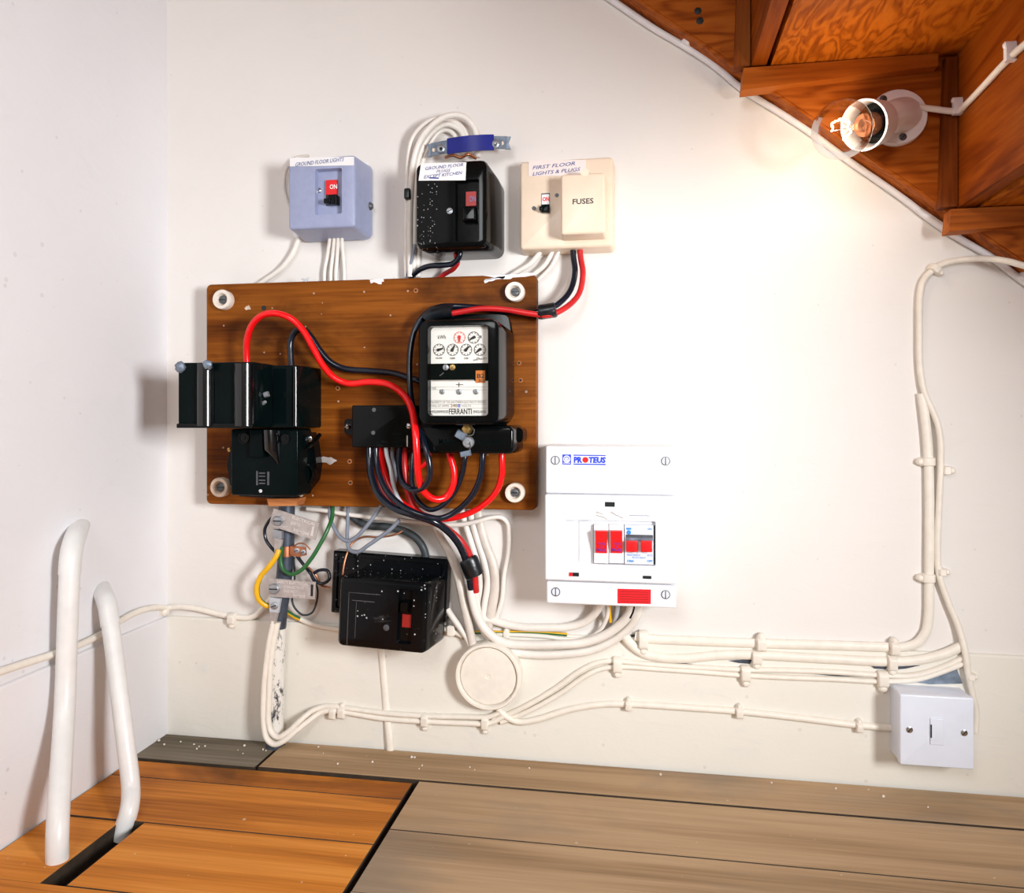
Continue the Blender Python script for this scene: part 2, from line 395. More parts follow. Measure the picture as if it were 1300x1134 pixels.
def cable(name, label, mats, pts, wpx, d=0.005, flat=None, cat='cable', group=None, sub=8, stripe=None, parent=None, n=10, raw=False):
    P = [Vector(p) if raw else W(p[0], p[1], p[2] if len(p) > 2 else d) for p in pts]
    x = 600 if raw else pts[len(pts) // 2][0]
    r = wpx / 2 * S(x, d)
    m = MB(); m.tube(spline(P, sub), r, flat if flat else r, n, bool(flat), stripe=stripe)
    o = m.build(name, mats, parent, 60)
    return tag(o, label, cat, group) if parent is None else o
def screw(m, x, y, d, rpx, mi=0, slot=None, h=0.0014, mslot=1, ang=0.4):
    m.disc(x, y, d, rpx, h * 0.6, mi, dome=h * 0.4)
    r = rpx * S(x, d) * 0.85; p = W(x, y, d); a = ang
    ca, sa = math.cos(a), math.sin(a); w_ = r * 0.16
    pts = [(p.x + u * ca - v * sa, p.z + u * sa + v * ca) for u, v in ((-r, -w_), (r, -w_), (r, w_), (-r, w_))]
    m.prism(pts, d + h * 0.8, d + h * 1.02 + 0.0001, mslot)

# ------------------------------------------------------------------ setting: walls, skirting, floor
corner = W(212, 535, 0)
XW = corner.x
pA = FL(214, 925); pB = FL(41, 1042)
ld = (pB - Vector((XW, 0, 0))); ld.z = 0; ld.normalize()          # direction of the left wall along the floor
ln = Vector((-ld.y, ld.x, 0))
if ln.x < 0: ln = -ln
def WL(x, y, off=0.0):                                             # sight line meets the left wall
    r = ray(x, y); o = Vector((XW, 0, 0)) + ln * off
    return CAMP + r * ((o - CAMP).dot(ln) / r.dot(ln))
m = MB(); m.box(XW - 0.1, 0.95, 0.0, 0.1, -0.06, 1.5); struct(m.build('wall_back', M['wall']))
m = MB()
far = Vector((XW, 0, 0)) + ld * 1.25; o_ = Vector((XW, 0, 0)) - ld * 0.02
ring = lambda z: [(o_.x, o_.y, z), (o_.x - ln.x * .1, o_.y - ln.y * .1, z), (far.x - ln.x * .1, far.y - ln.y * .1, z), (far.x, far.y, z)]
m.loft([ring(-0.06), ring(1.5)]); struct(m.build('wall_left', M['wall_left']))
# painted skirting, a few millimetres proud
zs = W(700, 806, 0.004).z
m = MB()
prof = [(0.0, zs + 0.001), (0.003, zs), (0.004, zs - 0.002), (0.0045, -0.021), (0.0, -0.021)]
xa, xb = XW, 0.9
m.loft([[(xa, -d, z) for d, z in prof], [(xb, -d, z) for d, z in prof]])
struct(m.build('baseboard_back', M['skirt'], angle=20))
m = MB()
pl = lambda s_: [tuple(Vector((XW, 0, z)) + ld * s_ + ln * d) for d, z in prof]
m.loft([pl(0.0), pl(1.2)]); struct(m.build('baseboard_left', M['skirt_left'], angle=20))
# floor
m = MB(); m.box(-0.85, 0.95, -1.35, 0.0, -0.06, -0.022)
floor = struct(m.build('floor', M['sub']))
def plank(x0, x1, y0, y1, mt, z=0.0, skew=0.0, gapl=0.0):
    m = MB(); b = 0.0005
    def sec(z, q): return [(x0 + q, y0 + q, z), (x1 - q + skew, y0 + q, z), (x1 - q, y1 - q, z), (x0 + q, y1 - q, z)]
    m.loft([sec(-0.021, 0), sec(z - b, 0), sec(z, b)], mi=1); m.m[-1] = 0; return m.build('floor_plank', [mt, M['grime']], floor)
XE = FL(526, 993).x                      # right end of the orange boards
def lx(y): return XW + ld.x / ld.y * y + 0.006
XP = FL(346, 955).x
plank(XW + 0.004, XP - 0.002, -0.074, -0.0072, M['plank_g'], -0.001)
plank(XP + 0.002, 0.9, -0.074, -0.0068, M['plank_b'], 0.0)
def leftplank(y0, y1, mt, z, x1, x0=None):
    m = MB(); a = lx(y0) if x0 is None else x0; b_ = lx(y1) if x0 is None else x0; q = 0.0005
    sec = lambda z, q: [(a + q, y0 + q, z), (x1 - q, y0 + q, z), (x1 - q, y1 - q, z), (b_ + q, y1 - q, z)]
    m.loft([sec(-0.021, 0), sec(z - q, 0), sec(z, q)], mi=1); m.m[-1] = 0; m.build('floor_plank', [mt, M['grime']], floor)
xs = FL(168, 1040).x
leftplank(-0.112, -0.0765, M['plank_d'], -0.003, XE - 0.003)
leftplank(-0.197, -0.1126, M['plank_o'], -0.003, XE - 0.003)
leftplank(-0.30, -0.1978, M['plank_o'], -0.004, xs - 0.013)
leftplank(-0.30, -0.1978, M['plank_o'], -0.003, XE - 0.003, xs + 0.012)
for k in range(6): leftplank(-0.30 - 0.1 * (k + 1), -0.3008 - 0.1 * k, M['plank_o'], -0.003, XE - 0.003)
for k in range(8):
    y1 = -0.0755 - 0.098 * k
    plank(XE + 0.004, 0.9, y1 - 0.0975, y1, M['plank_b'], random.uniform(-0.0012, 0.0))

# ------------------------------------------------------------------ staircase overhead
SD = 0.028
A = W(782, -3, 0.002); B = W(1296, 349, 0.002)
sl = (B.z - A.z) / (B.x - A.x)
def edge_z(x): return A.z + sl * (x - A.x)
stair = thing('staircase', 'orange brown timber staircase seen from underneath at upper right', 'staircase', (B.x, -0.3, B.z))
m = MB()
xl, xr = A.x - 0.42, B.x + 0.42
hgt = 0.36
for d0, d1, q in ((0.0, SD - 0.002, 0.0), (SD - 0.002, SD, 0.003)):
    m.prism([(xl, edge_z(xl) + q), (xr, edge_z(xr) + q), (xr, edge_z(xr) + hgt), (xl, edge_z(xl) + hgt)], d0, d1)
m.build('string_board', M['stair_str'], stair)
z1 = W(1090, 81, SD).z; z2 = W(1255, 266, SD).z
X2 = W(1212, 200, SD).x; X1 = W(952, 60, SD).x
dx, dz = X2 - X1, z1 - z2
SW = 0.66
for k in range(-2, 4):
    xk = X1 + dx * (k - 1); zk = z1 - dz * (k - 1)
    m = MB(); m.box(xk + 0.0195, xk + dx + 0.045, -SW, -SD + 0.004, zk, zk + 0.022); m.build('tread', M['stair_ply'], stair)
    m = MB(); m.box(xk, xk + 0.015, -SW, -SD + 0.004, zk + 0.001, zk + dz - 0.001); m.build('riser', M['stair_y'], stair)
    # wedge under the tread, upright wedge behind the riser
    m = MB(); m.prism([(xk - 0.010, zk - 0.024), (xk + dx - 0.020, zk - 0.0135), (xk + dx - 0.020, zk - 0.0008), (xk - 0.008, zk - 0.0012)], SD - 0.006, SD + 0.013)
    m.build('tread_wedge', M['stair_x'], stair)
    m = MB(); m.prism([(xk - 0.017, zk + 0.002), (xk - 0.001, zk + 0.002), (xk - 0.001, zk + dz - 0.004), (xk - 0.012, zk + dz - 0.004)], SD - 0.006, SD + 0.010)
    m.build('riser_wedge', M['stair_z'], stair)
    m = MB(); e0 = xk + dx - 0.030
    m.prism([(e0, zk - 0.030), (e0 + 0.0285, zk - 0.030), (e0 + 0.0285, zk - 0.0008), (e0, zk - 0.0008)], 0.245, 0.33); m.build('glue_block', M['stair_x'], stair)
for x, y in ((886, 14), (888.5, 26.5)):
    p = W(x, y, SD); m = MB(); m.lathe(p, (0, -1, 0), [(.0042, -.0002), (.0040, .0004), (.002, .0006)], 7); m.build('dark_spot', M['dark'], stair)
# caulked cable along the string
slope_pts = [(730, -33), (778, 1), (830, 36), (871, 60), (905, 82), (945, 115), (990, 143), (1031, 170), (1080, 206), (1115, 230), (1149, 254), (1180, 278), (1210, 298), (1259, 327), (1296, 355), (1340, 386)]
cable('cable', 'white cable clipped along the sloping edge under the stairs', M['caulk'], slope_pts, 8.5, 0.0045)

def clip(x, y, w_, h_, label, d=0.0, ang=0.0, mt='pcab', nail=1, hgt=0.010, loc=None):
    c = W(x, y, d); s_ = S(x, d); a, b = w_ / 2 * s_, h_ / 2 * s_
    m = MB()
    m.rr([(-a, a, -b, b, 0.0015, 0), (-a, a, -b * 0.94, b * 0.94, 0.0015, hgt * 0.6), (-a * .9, a * .9, -b * .68, b * .68, 0.001, hgt * .93), (-a * .8, a * .8, -b * .5, b * .5, 0.001, hgt)], n=2)
    if nail:
        m.lathe((0, 0, nail * b * 1.02), (0, -1, 0), [(a * .85, 0), (a * .85, hgt * .55), (a * .5, hgt * .75), (a * .2, hgt * .78)], 10)
    ca, sa = math.cos(ang), math.sin(ang)
    m.v = [(c.x + p[0] * ca - p[2] * sa, p[1] - d, c.z + p[0] * sa + p[2] * ca) for p in m.v]
    return tag(m.build('cable_clip', M[mt]), label, 'clip')
clip(871, 58, 8, 13, 'small white clip on the upper part of the sloping stair cable', 0.0, 0.9, 'caulk', 0, 0.014)
clip(1295, 354, 9, 14, 'small white clip at the lower right end of the sloping stair cable', 0.0, 0.9, 'caulk', 0, 0.014)

# ------------------------------------------------------------------ bulb and holder
bp = W(1138, 151, SD); bc = W(1069, 164.5, 0.092)
ax = (bc - bp).normalized(); L = (bc - bp).length
lh = thing('lamp_holder', 'white angled bulb holder screwed to the wood under the stairs', 'lamp holder', bp)
m = MB()
rb = 35.5 * S(1138, SD)
m.lathe(bp, (0, -1, 0), [(rb, -0.0005), (rb, 0.004), (rb * .96, 0.006), (rb * .6, 0.0065)], 36); m.build('base_plate', M['white_pl'], lh)
m = MB()
q = ax
rn = rb * 0.56
def ringax(c, a, r, n=28):
    qq = Vector((0, 0, 1)).rotation_difference(a); return [c + qq @ Vector((r * math.cos(2 * PI * i / n), r * math.sin(2 * PI * i / n), 0)) for i in range(n)]
base_ax = Vector((0, -1, 0))
rings = []
for t in (0.0, 0.12, 0.25, 0.36):
    a = base_ax.lerp(ax, min(1, t / 0.25)).normalized()
    rings.append(ringax(bp + Vector((0.006, -0.005, 0.003)) * (1 - t) + ax * L * t, a, rn * (1.12 - t * 0.5)))
m.loft(rings); m.build('body', M['white_pl'], lh)
m = MB(); rs = 0.0246
t0, t1 = 0.34 * L, 0.62 * L
m.lathe(bp, ax, [(rn * .95, t0 - 0.006), (rn * 1.02, t0 - 0.002), (rs * .86, t0 + 0.002), (rs * .93, (t0 + t1) / 2), (rs, t1 - 0.001), (rs, t1), (rs - 0.0018, t1), (rs * .86, (t0 + t1) / 2), (rs * .8, t0 + 0.005), (0.012, t0 + 0.004)], 36, cap0=True, cap1=True)
m.build('skirt', M['white_pl'], lh)
m = MB(); m.lathe(bp, ax, [(rs * .78, t0 + 0.0045), (rs * .78, t0 + 0.008), (0.0135, t0 + 0.009), (0.0135, t0 + 0.013)], 28); m.build('socket', M['black'], lh)
for x, y in ((1121, 126), (1146, 174)):
    m = MB(); screw(m, x, y, SD + 0.006, 4.6, 0, h=0.0016, ang=0.8); m.build('screw', [M['dark_iron'], M['dark']], lh)
R = 0.0278
bulb = thing('light_bulb', 'lit clear glass bulb in the holder under the stairs', 'light bulb', bc)
m = MB()
prof = []
for i in range(0, 15):
    a = PI - (PI * 0.80) * i / 14
    prof.append((max(R * math.sin(a), 0.0003), -R * math.cos(a)))     # from tip to neck
prof = [(r, h) for r, h in prof]
neck = [(0.0145, -R * 1.02), (0.0125, -R * 1.25), (0.0115, -R * 1.42)]
prof = [(r, h) for r, h in prof] + neck
m.lathe(bc, ax, prof, 32); m.build('glass', M['glass'], bulb)
m = MB(); m.lathe(bc, ax, [(0.0112, -R * 1.38), (0.0112, -R * 2.0), (0.009, -R * 2.05)], 20); m.build('cap', M['copper'], bulb)
m = MB(); m.lathe(bc, ax, [(0.007, -R * 1.38), (0.0045, -R * .9), (0.003, -R * .55), (0.0042, -R * .48)], 14); m.build('stem', M['glass'], bulb)
qq = Vector((0, 0, 1)).rotation_difference(ax)
fil = []
for i in range(61):
    t = i / 60; a = -2.2 + 4.4 * t
    fil.append(bc + qq @ Vector((0.0095 * math.cos(a) + 0.0007 * math.cos(i * 2.1), 0.0095 * math.sin(a), 0.003 + 0.0030 * math.sin(i * 0.42) + 0.0007 * math.sin(i * 2.1))))
m = MB(); m.tube(fil, 0.0006, n=6); m.build('filament', M['glow'], bulb)
m = MB()
for i in (0, 20, 40, 60): m.tube([bc + ax * (-R * .5), fil[i]], 0.0003, n=5)
m.build('support_wire', M['steel'], bulb)
l = bpy.data.lights.new('bulb_light', 'POINT'); l.energy = BULB_W; l.color = (1.0, 0.80, 0.58); l.shadow_soft_size = 0.012
lo = bpy.data.objects.new('bulb_light', l); COL.objects.link(lo); lo.location = bc + ax * 0.006
# cable of the lamp: along the string, then over the back of the riser
def WR(x, y, off=0.003):
    r = ray(x, y); return CAMP + r * ((X2 - off - CAMP.x) / r.x)
P = [W(1150, 134, SD + 0.003), W(1166, 136, SD + 0.004), W(1190, 139, SD + 0.014), W(1205, 141, SD + 0.016), WR(1217, 141), WR(1226, 133), WR(1250, 108), WR(1272, 84), WR(1290, 66), WR(1310, 49)]
cable('cable', 'white cable from the bulb holder rising over the stair timber', M['wcab'], P, 7, SD, raw=True)
for (x, y), lab in (((1221, 136), 'white clip beside the bulb holder on the stair timber'), ((1289, 67), 'white clip at the top right edge on the stair timber')):
    p = WR(x, y, 0.0); m = MB()
    m.box(p.x - 0.008, p.x + 0.0005, p.y - 0.003, p.y + 0.003, p.z - 0.007, p.z + 0.006)
    m.lathe((p.x + 0.0005, p.y, p.z + 0.007), (-1, 0, 0), [(0.003, 0), (0.003, 0.009), (0.0015, 0.010)], 10)
    tag(m.build('cable_clip', M['white_pl']), lab, 'clip')

# ------------------------------------------------------------------ mounting board
BF = 0.030
be = ext(262, 354.5, 681, 644, BF)
board = thing('mounting_board', 'dark varnished wooden board fixed to the wall behind the meter', 'board', ((be[0] + be[1]) / 2, -0.016, be[2]))
m = MB(); m.rbox(be, 0.015, BF, 0.006, 0.0012); m.build('panel', M['board'], board)
for x, y, mt in ((281, 380, 'porc'), (653, 370, 'porc'), (278, 619, 'porc_d'), (653, 626, 'porc')):
    r = 12.5 * S(x, BF); p = W(x, y, BF + 0.009)
    p = Vector((p.x, -BF, p.z))
    m = MB(); m.lathe(p, (0, -1, 0), [(r * .96, -0.014), (r, 0.004), (r, 0.008), (r * .93, 0.0095), (r * .66, 0.0095), (r * .55, 0.008), (r * .48, 0.0035)], 28)
    s_ = m.build('spacer', M[mt], board)
    m = MB(); rr_ = r * .42; m.lathe(p, (0, -1, 0), [(rr_, 0.003), (rr_, 0.0055), (rr_ * .6, 0.0065)], 16); m.box(p.x - rr_ * .8, p.x + rr_ * .8, p.y - 0.0068, p.y - 0.005, p.z - rr_ * .13, p.z + rr_ * .13, 1)
    m.build('screw', [M['dark_iron'], M['dark']], s_)
for x, y in ((528, 369), (429, 493), (444, 586), (445, 613), (659, 461), (661, 483), (335, 391), (343, 638)):
    m = MB(); r = 3.2 * S(x, BF); p = W(x, y, BF)
    m.lathe(p, (0, -1, 0), [(r, -0.0005), (r * .95, 0.0005), (r * .55, 0.0006)], 12); m.lathe(p, (0, -1, 0), [(r * .55, 0), (r * .5, 0.0009)], 10, mi=1)
    m.build('old_screw_hole', [M['wedge'] if x > 340 else M['dark'], M['dark']], board)

random.seed(11)
def smear(pts, jit, mt, parent, d, nm='paint_smear'):
    P_ = []
    n = len(pts)
    for i in range(n):
        a, b_ = pts[i], pts[(i + 1) % n]
        for k_ in range(4):
            t = k_ / 4; P_.append((a[0] + (b_[0] - a[0]) * t + random.uniform(-jit, jit), a[1] + (b_[1] - a[1]) * t + random.uniform(-jit, jit)))
    Q = [W(x, y, d) for x, y in reversed(P_)]
    m = MB(); m.prism([(q_.x, q_.z) for q_ in Q], d - .0003, d + .0004); m.build(nm, mt, parent)
smear([(613, 350), (640, 349), (679, 346.5), (679, 350), (655, 352), (640, 355)], .8, M['caulk'], board, BF)
smear([(613, 356), (630, 352), (642, 351), (640, 353.5), (626, 356), (616, 359)], .8, M['caulk'], board, BF)
smear([(469, 355), (489, 354), (484, 360), (472, 359)], 1.2, M['caulk'], board, BF)
smear([(383, 354), (392, 353), (391, 357), (386, 358)], .8, M['greylt'], board, BF)
smear([(404, 579), (420, 580), (428, 584), (420, 590), (408, 586)], 1.5, M['alu'], board, BF)
smear([(310, 391), (316, 388), (319, 392), (313, 394)], .8, M['porc_d'], board, BF)

# ------------------------------------------------------------------ grey switch box
def switchface(m, *a): pass
g = thing('switch_box', 'blue grey metal fuse switch box with red on flag, left of the three', 'switch box', W(410, 300, 0.0))
m = MB(); m.panel(373, 209, 468, 300, 0.004, 0.002, 0.002); m.build('back_plate', M['white'], g)
e = ext(366, 199, 451, 290, 0.052); rec = ext(400, 214, 434, 272, 0.052)
m = MB(); m.rbox(e, 0.006, 0.052, 0.004, 0.003, 0.0035, recess=(rec, 0.008, 0.002)); m.build('case', M['grey'], g)
fd = 0.044
m = MB(); m.panel(414, 229, 429, 261, fd, 0.0006, mi=0); wdw = m.build('switch_window', M['dark'], g)
m = MB(); m.panel(415, 229.5, 428.5, 248, fd + 0.0006, 0.003); fl = m.build('flag', M['red'], g); fl['label'] = 'red flag reading ON'
m = MB(); m.text('ON', 418.5, 234, 428, 240, fd + 0.0041, bold=0.02); m.build('lettering', M['paper'], fl)
m = MB(); m.rbox(ext(417, 247, 428, 259, fd + 0.008), fd, fd + 0.009, 0.001, 0.001); m.rbox(ext(411, 252, 420, 258, fd + 0.010), fd + 0.004, fd + 0.011, 0.001, 0.001); m.build('toggle', M['black'], g)
m = MB(); screw(m, 405, 242, fd, 3.4); m.build('screw', [M['steel'], M['dark']], g)
m = MB(); m.quadpx([(368, 200.5), (449.5, 199), (449.5, 210), (368, 211.5)], 0.0524, 0.0005); pb = m.build('paper_label', M['paper'], g)
m = MB(); m.text('GROUND FLOOR LIGHTS', 375, 203, 437, 208, 0.0530, rot=0.05, shear=0.35); m.build('handwriting', M['ink'], pb)
m = MB(); m.lathe(W(468, 262, 0.012), (1, 0, 0), [(0.005, -0.002), (0.005, 0.002), (0.003, 0.005)], 12); m.build('side_bolt', M['dark_iron'], g)
cable('wire', 'thin grey wire bowed round the left side of the grey switch box', M['pgcab'], [(392, 198, .006), (375, 201, .008), (364, 215, .010), (361, 235, .010), (365, 255, .008), (374, 272, .006)], 4, .008)
# ------------------------------------------------------------------ black switch box above the board
k = thing('switch_box', 'glossy black fuse switch box with handwritten paper label, above the wooden board', 'switch box', W(582, 325, 0.0))
KD = 0.068
e = ext(527, 204, 619, 315, KD); rec = ext(578, 228, 608, 306, KD)
m = MB(); x0, x1, z0, z1 = e
m.rr([(x0 + .002, x1 + .006, z0 + .001, z1 - .006, .010, 0.0), (x0 + .001, x1 + .006, z0, z1 - .004, .012, KD * .45), (x0, x1, z0, z1, .008, KD - .005), (x0 + .0015, x1 - .0015, z0 + .0015, z1 - .0015, .007, KD - .0012), (x0 + .004, x1 - .004, z0 + .004, z1 - .004, .006, KD),
      (*rec, .002, KD), (rec[0] + .0015, rec[1] - .0015, rec[2] + .0015, rec[3] - .0015, .002, KD - .006)])
m.build('case', M['black_spk'], k)
fd = KD - .006
m = MB(); m.panel(592, 244, 605, 262, fd, .002); fl = m.build('flag', M['redd'], k); fl['label'] = 'dull red flag reading ON'
m = MB(); m.text('ON', 596, 249, 604, 256, fd + .0025); m.build('lettering', M['ink2'], fl)
m = MB(); m.rbox(ext(587, 262, 604, 280, fd + .009), fd, fd + .010, .001, .002); m.build('toggle', M['black'], k)
m = MB(); screw(m, 571, 268, KD, 4); m.build('screw', [M['zinc'], M['dark']], k)
m = MB(); m.quadpx([(534.5, 207.5), (592, 206), (591, 229), (531.5, 229.5)], KD + .0008, .0006); pb = m.build('paper_label', M['paper'], k)
m = MB(); dd = KD + .0015
m.text('GROUND FLOOR', 540, 209.5, 588, 213.5, dd, .05, .3); m.text('PLUGS', 554, 215, 572, 218.5, dd, .03, .3); m.text('EXCEPT KITCHEN', 538, 220, 587, 224, dd, .06, .3)
m.quadpx([(545, 225), (557, 225.5), (557, 227), (545, 226.5)], dd, .0002)
m.build('handwriting', M['ink'], pb)
# ------------------------------------------------------------------ cream fuse box
c = thing('fuse_box', 'cream plastic fuse box with raised cover reading FUSES', 'fuse box', W(718, 320, 0.0))
CD = 0.026
e = ext(660, 202, 778, 315, CD)
m = MB(); m.rbox(e, 0.0, CD, .004, .003, .0015); m.build('case', M['cream'], c)
e = ext(712, 220, 768, 297, .050)
m = MB(); m.rbox(e, CD - .001, .050, .003, .0025, .0012); cov = m.build('fuse_cover', M['cream'], c)
m = MB(); m.rr([(*ext(736, 213.5, 749, 224, .048), .004, CD), (*ext(737, 214.5, 748, 224, .050), .004, .0505)]); m.build('finger_tab', M['cream'], cov)
m = MB(); m.text('FUSES', 727, 252, 753.5, 259, .0502, bold=.02); m.build('lettering', M['print'], cov)
m = MB(); m.panel(687.5, 245.5, 698, 270, CD, .0006); m.build('switch_window', M['dark'], c)
m = MB(); m.panel(688, 247, 697.5, 260, CD + .0006, .0008); fl = m.build('flag', M['paper'], c); fl['label'] = 'white flag reading ON in red'
m = MB(); m.text('ON', 688.8, 250, 697.2, 255.5, CD + .0018, bold=.03); m.build('lettering', M['redlbl'], fl)
m = MB(); m.rbox(ext(687, 259.5, 697.5, 269, CD + .006), CD, CD + .007, .001, .001); m.rbox(ext(684.5, 262, 690, 267, CD + .009), CD + .002, CD + .010, .001, .001); m.build('toggle', M['black_matt'], c)
for x, y in ((707, 248), (678, 264.5)):
    m = MB(); m.disc(x, y, CD, 2.6, .0005); m.build('screw_hole', M['dark_iron'], c)
m = MB(); m.quadpx([(671, 204), (744, 203), (744, 223), (671, 224)], CD + .0004, .0004); pb = m.build('paper_label', M['tapelab'], c)
m = MB(); m.text('FIRST FLOOR', 676, 208, 730, 212.5, CD + .001, .05, .3); m.text('LIGHTS & PLUGS', 676, 215.5, 737, 220, CD + .001, .05, .3); m.build('handwriting', M['ink'], pb)
# ------------------------------------------------------------------ clamp bar with blue tape
bar = thing('clamp_bar', 'notched zinc clamp bar with blue tape over the looped white cables', 'clamp', W(596, 190, 0.012))
def bard(t): return .022 + .016 * math.sin(PI * min(1, max(0, t)))
def strip(t0, t1, hpx, off, notch0=False, notch1=False, n=14):
    m = MB(); rings = []
    for i in range(n + 1):
        t = t0 + (t1 - t0) * i / n; x = 542 + 106 * t; y = 191 - 10 * t - 4 * math.sin(PI * t); d = bard(t) + off
        a = W(x, y - hpx / 2, d); b = W(x, y + hpx / 2, d); th = .0016
        rings.append([a, b, b + Vector((0, th, 0)), a + Vector((0, th, 0))])
    m.loft(rings); return m
m = strip(0.045, 0.955, 16, 0)
for x0_, x1_, yc in ((542, 548, 191), (641.5, 648.5, 181.5)):
    for sgn in (-1, 1):
        xo = x0_ if x0_ < 600 else x1_; xi = x1_ if x0_ < 600 else x0_
        pts = [(xi, yc + sgn * 8), (xo, yc + sgn * 8), (xo + (3 if xo < 600 else -3), yc), (xi, yc)]
        if (sgn == -1) == (xo < 600): pts = pts[::-1]
        PP = [W(x, y, .0235) for x, y in pts]
        m.prism([(p.x, p.z) for p in PP], .0220, .0240)
m.build('bar', M['lead'], bar)
m = strip(0.24, 0.80, 20, .0014); m.build('blue_tape', M['blue'], bar)
for x, y, t in ((560, 189, .17), (629, 183, .82)):
    m = MB(); m.disc(x, y, bard(t) + .0005, 5.2, .0016, dome=.0012); m.disc(x, y, bard(t) + .003, 2.2, .0003, mi=1); m.build('screw', [M['zinc'], M['dark']], bar)
for x, y, t in ((551, 190.5, .09), (637.5, 182, .91)):
    m = MB(); m.disc(x, y, bard(t) + .0002, 2.3, .0004); m.build('hole', M['cream'], bar)
tag(cable('wire', 'twist of bare copper wires under the blue taped clamp bar', M['copper'], [(566, 200, .02), (575, 197, .03), (585, 200, .028), (594, 196, .03), (604, 201, .02)], 4, .02), 'twist of bare copper wires under the blue taped clamp bar', 'wire')

# ------------------------------------------------------------------ white cables looping over the black box
lab = 'white cable looping over the top of the black switch box, '
cable('cable', lab + 'outermost loop', M['wcab'], [(516, 352, .010), (515, 300, .010), (516, 250, .012), (518, 205, .014), (523, 177, .016), (535, 161, .018), (552, 151, .018), (570, 152, .014), (585, 160, .012), (592, 172, .012), (595, 198, .010)], 6, .012)
cable('cable', lab + 'the thick front one', M['wcab'], [(521, 352, .014), (520, 300, .014), (521, 250, .016), (525, 205, .020), (533, 180, .022), (545, 163, .024), (560, 151, .024), (576, 146, .022), (590, 149, .018), (600, 159, .015), (605, 172, .012), (606, 200, .010)], 8, .018)
cable('cable', lab + 'third from outside', M['wcab'], [(526, 352, .010), (526, 300, .010), (527, 250, .012), (531, 205, .015), (539, 182, .016), (551, 166, .016), (566, 158, .014), (581, 163, .012), (589, 174, .012), (591, 198, .010)], 7, .012)
cable('cable', lab + 'innermost and lowest loop', M['wcab'], [(531, 352, .007), (531, 300, .007), (532, 250, .009), (537, 205, .011), (546, 184, .011), (557, 168, .009), (567, 165, .007), (577, 172, .007), (581, 198, .006)], 6, .008)
m = MB(); m.rbox(ext(513, 239, 521, 253, .022), .006, .024, .002, .002); tag(m.build('cable_tie', M['blktape']), 'small black tie round the white cables left of black box', 'tie')
cable('cable', 'grey wire slanting to the board from the black box bottom left corner', M['greycab'], [(527, 310, .02), (524, 325, .018), (519, 342, .014), (516, 354, .010)], 4, .015)
cable('cable', 'short black cable from the black switch box down behind the board', M['blkcab'], [(582, 312, .040), (584, 324, .042), (576, 334, .038), (560, 337, .032), (545, 338, .027), (532, 343, .020), (521, 353, .010)], 7, .03)
cable('cable', 'short red cable from the black switch box down behind the board', M['redcab2'], [(577, 312, .034), (579, 325, .036), (581, 333, .032), (576, 341, .025), (566, 347, .014), (556, 354, .008)], 6.5, .03)
# under the grey box
for i, (x, xx, lb, mt) in enumerate(((419, 412, 'first', 'wcab'), (424.5, 420, 'second', 'wcab'), (429.5, 426.5, 'third', 'wcab'), (434.5, 437, 'fourth', 'wcab'))):
    cable('cable', 'white cable below the grey switch box, %s from the left of the four' % lb, M[mt], [(x, 286, .02), (x - .5, 303, .014), ((x + xx) / 2, 325, .007), (xx, 345, .006), (xx, 365, .006)], 4.6, .006)
cable('cable', 'single white cable curving down left from the grey switch box', M['wcab'], [(380, 292, .008), (379, 303, .008), (371, 323, .007), (357, 341, .007), (338, 355, .007), (322, 366, .007)], 6.5, .007)
# under the cream box
cable('cable', 'white cable under the cream fuse box, leftmost of three', M['wcab'], [(688, 308, .010), (684, 322, .010), (673, 335, .009), (655, 346, .008), (640, 356, .006)], 7, .009)
cable('cable', 'white cable under the cream fuse box, middle of three', M['wcab'], [(703, 308, .010), (700, 322, .010), (691, 337, .009), (678, 348, .008), (664, 360, .006)], 6, .009)
cable('cable', 'white cable under the cream fuse box, rightmost of three', M['wcab'], [(711, 308, .010), (708, 322, .010), (700, 338, .009), (688, 351, .008), (672, 365, .006)], 5, .009)
RB = [(727, 308, .014), (728, 326, .016), (730, 345, .020), (724, 369, .026), (710, 385, .034), (694, 394, .040), (672, 397, .042), (640, 395, .042), (610, 391, .042), (580, 389, .042), (558, 390, .046), (540, 399, .05), (527, 418, .052), (521, 445, .055), (520, 480, .058), (523, 512, .066), (531, 540, .082), (539, 565, .096), (545, 588, .098), (545, 606, .096), (537, 619, .090), (524, 622, .082), (512, 614, .074), (507, 597, .066), (507, 575, .056), (509, 560, .05)]
cable('cable', 'black cable from the cream fuse box round the meter to the connector block', M['blkcab'], RB, 7.5, .045)
RR = [(736, 308, .014), (737, 326, .016), (740, 347, .022), (735, 373, .028), (719, 390, .038), (697, 400, .048), (672, 398, .050), (640, 393, .050), (610, 392, .050), (585, 396, .050), (566, 399, .050)]
cable('cable', 'red cable from the cream fuse box across the top of the meter', M['redcab2'], RR, 7.5, .04)
m = MB(); c_ = W(694, 396, .046)
m.tube([W(684, 396.5, .046), W(686, 396.5, .046), W(704, 393.5, .044), W(706, 393, .044)], [.0075, .0082, .0085, .0075], [.0082, .009, .009, .008], 12); tag(m.build('tape_wrap', M['blktape']), 'black tape wrap on the cables at the board right edge', 'tape')
m = MB(); m.tube(spline([W(575, 395, .049), W(560, 396, .049), (W(547, 400, .051)), W(541, 406, .051)], 5), .0072, .0085, 12); tag(m.build('tape_wrap', M['blktape']), 'black tape wrap on the cables above the meter left corner', 'tape')

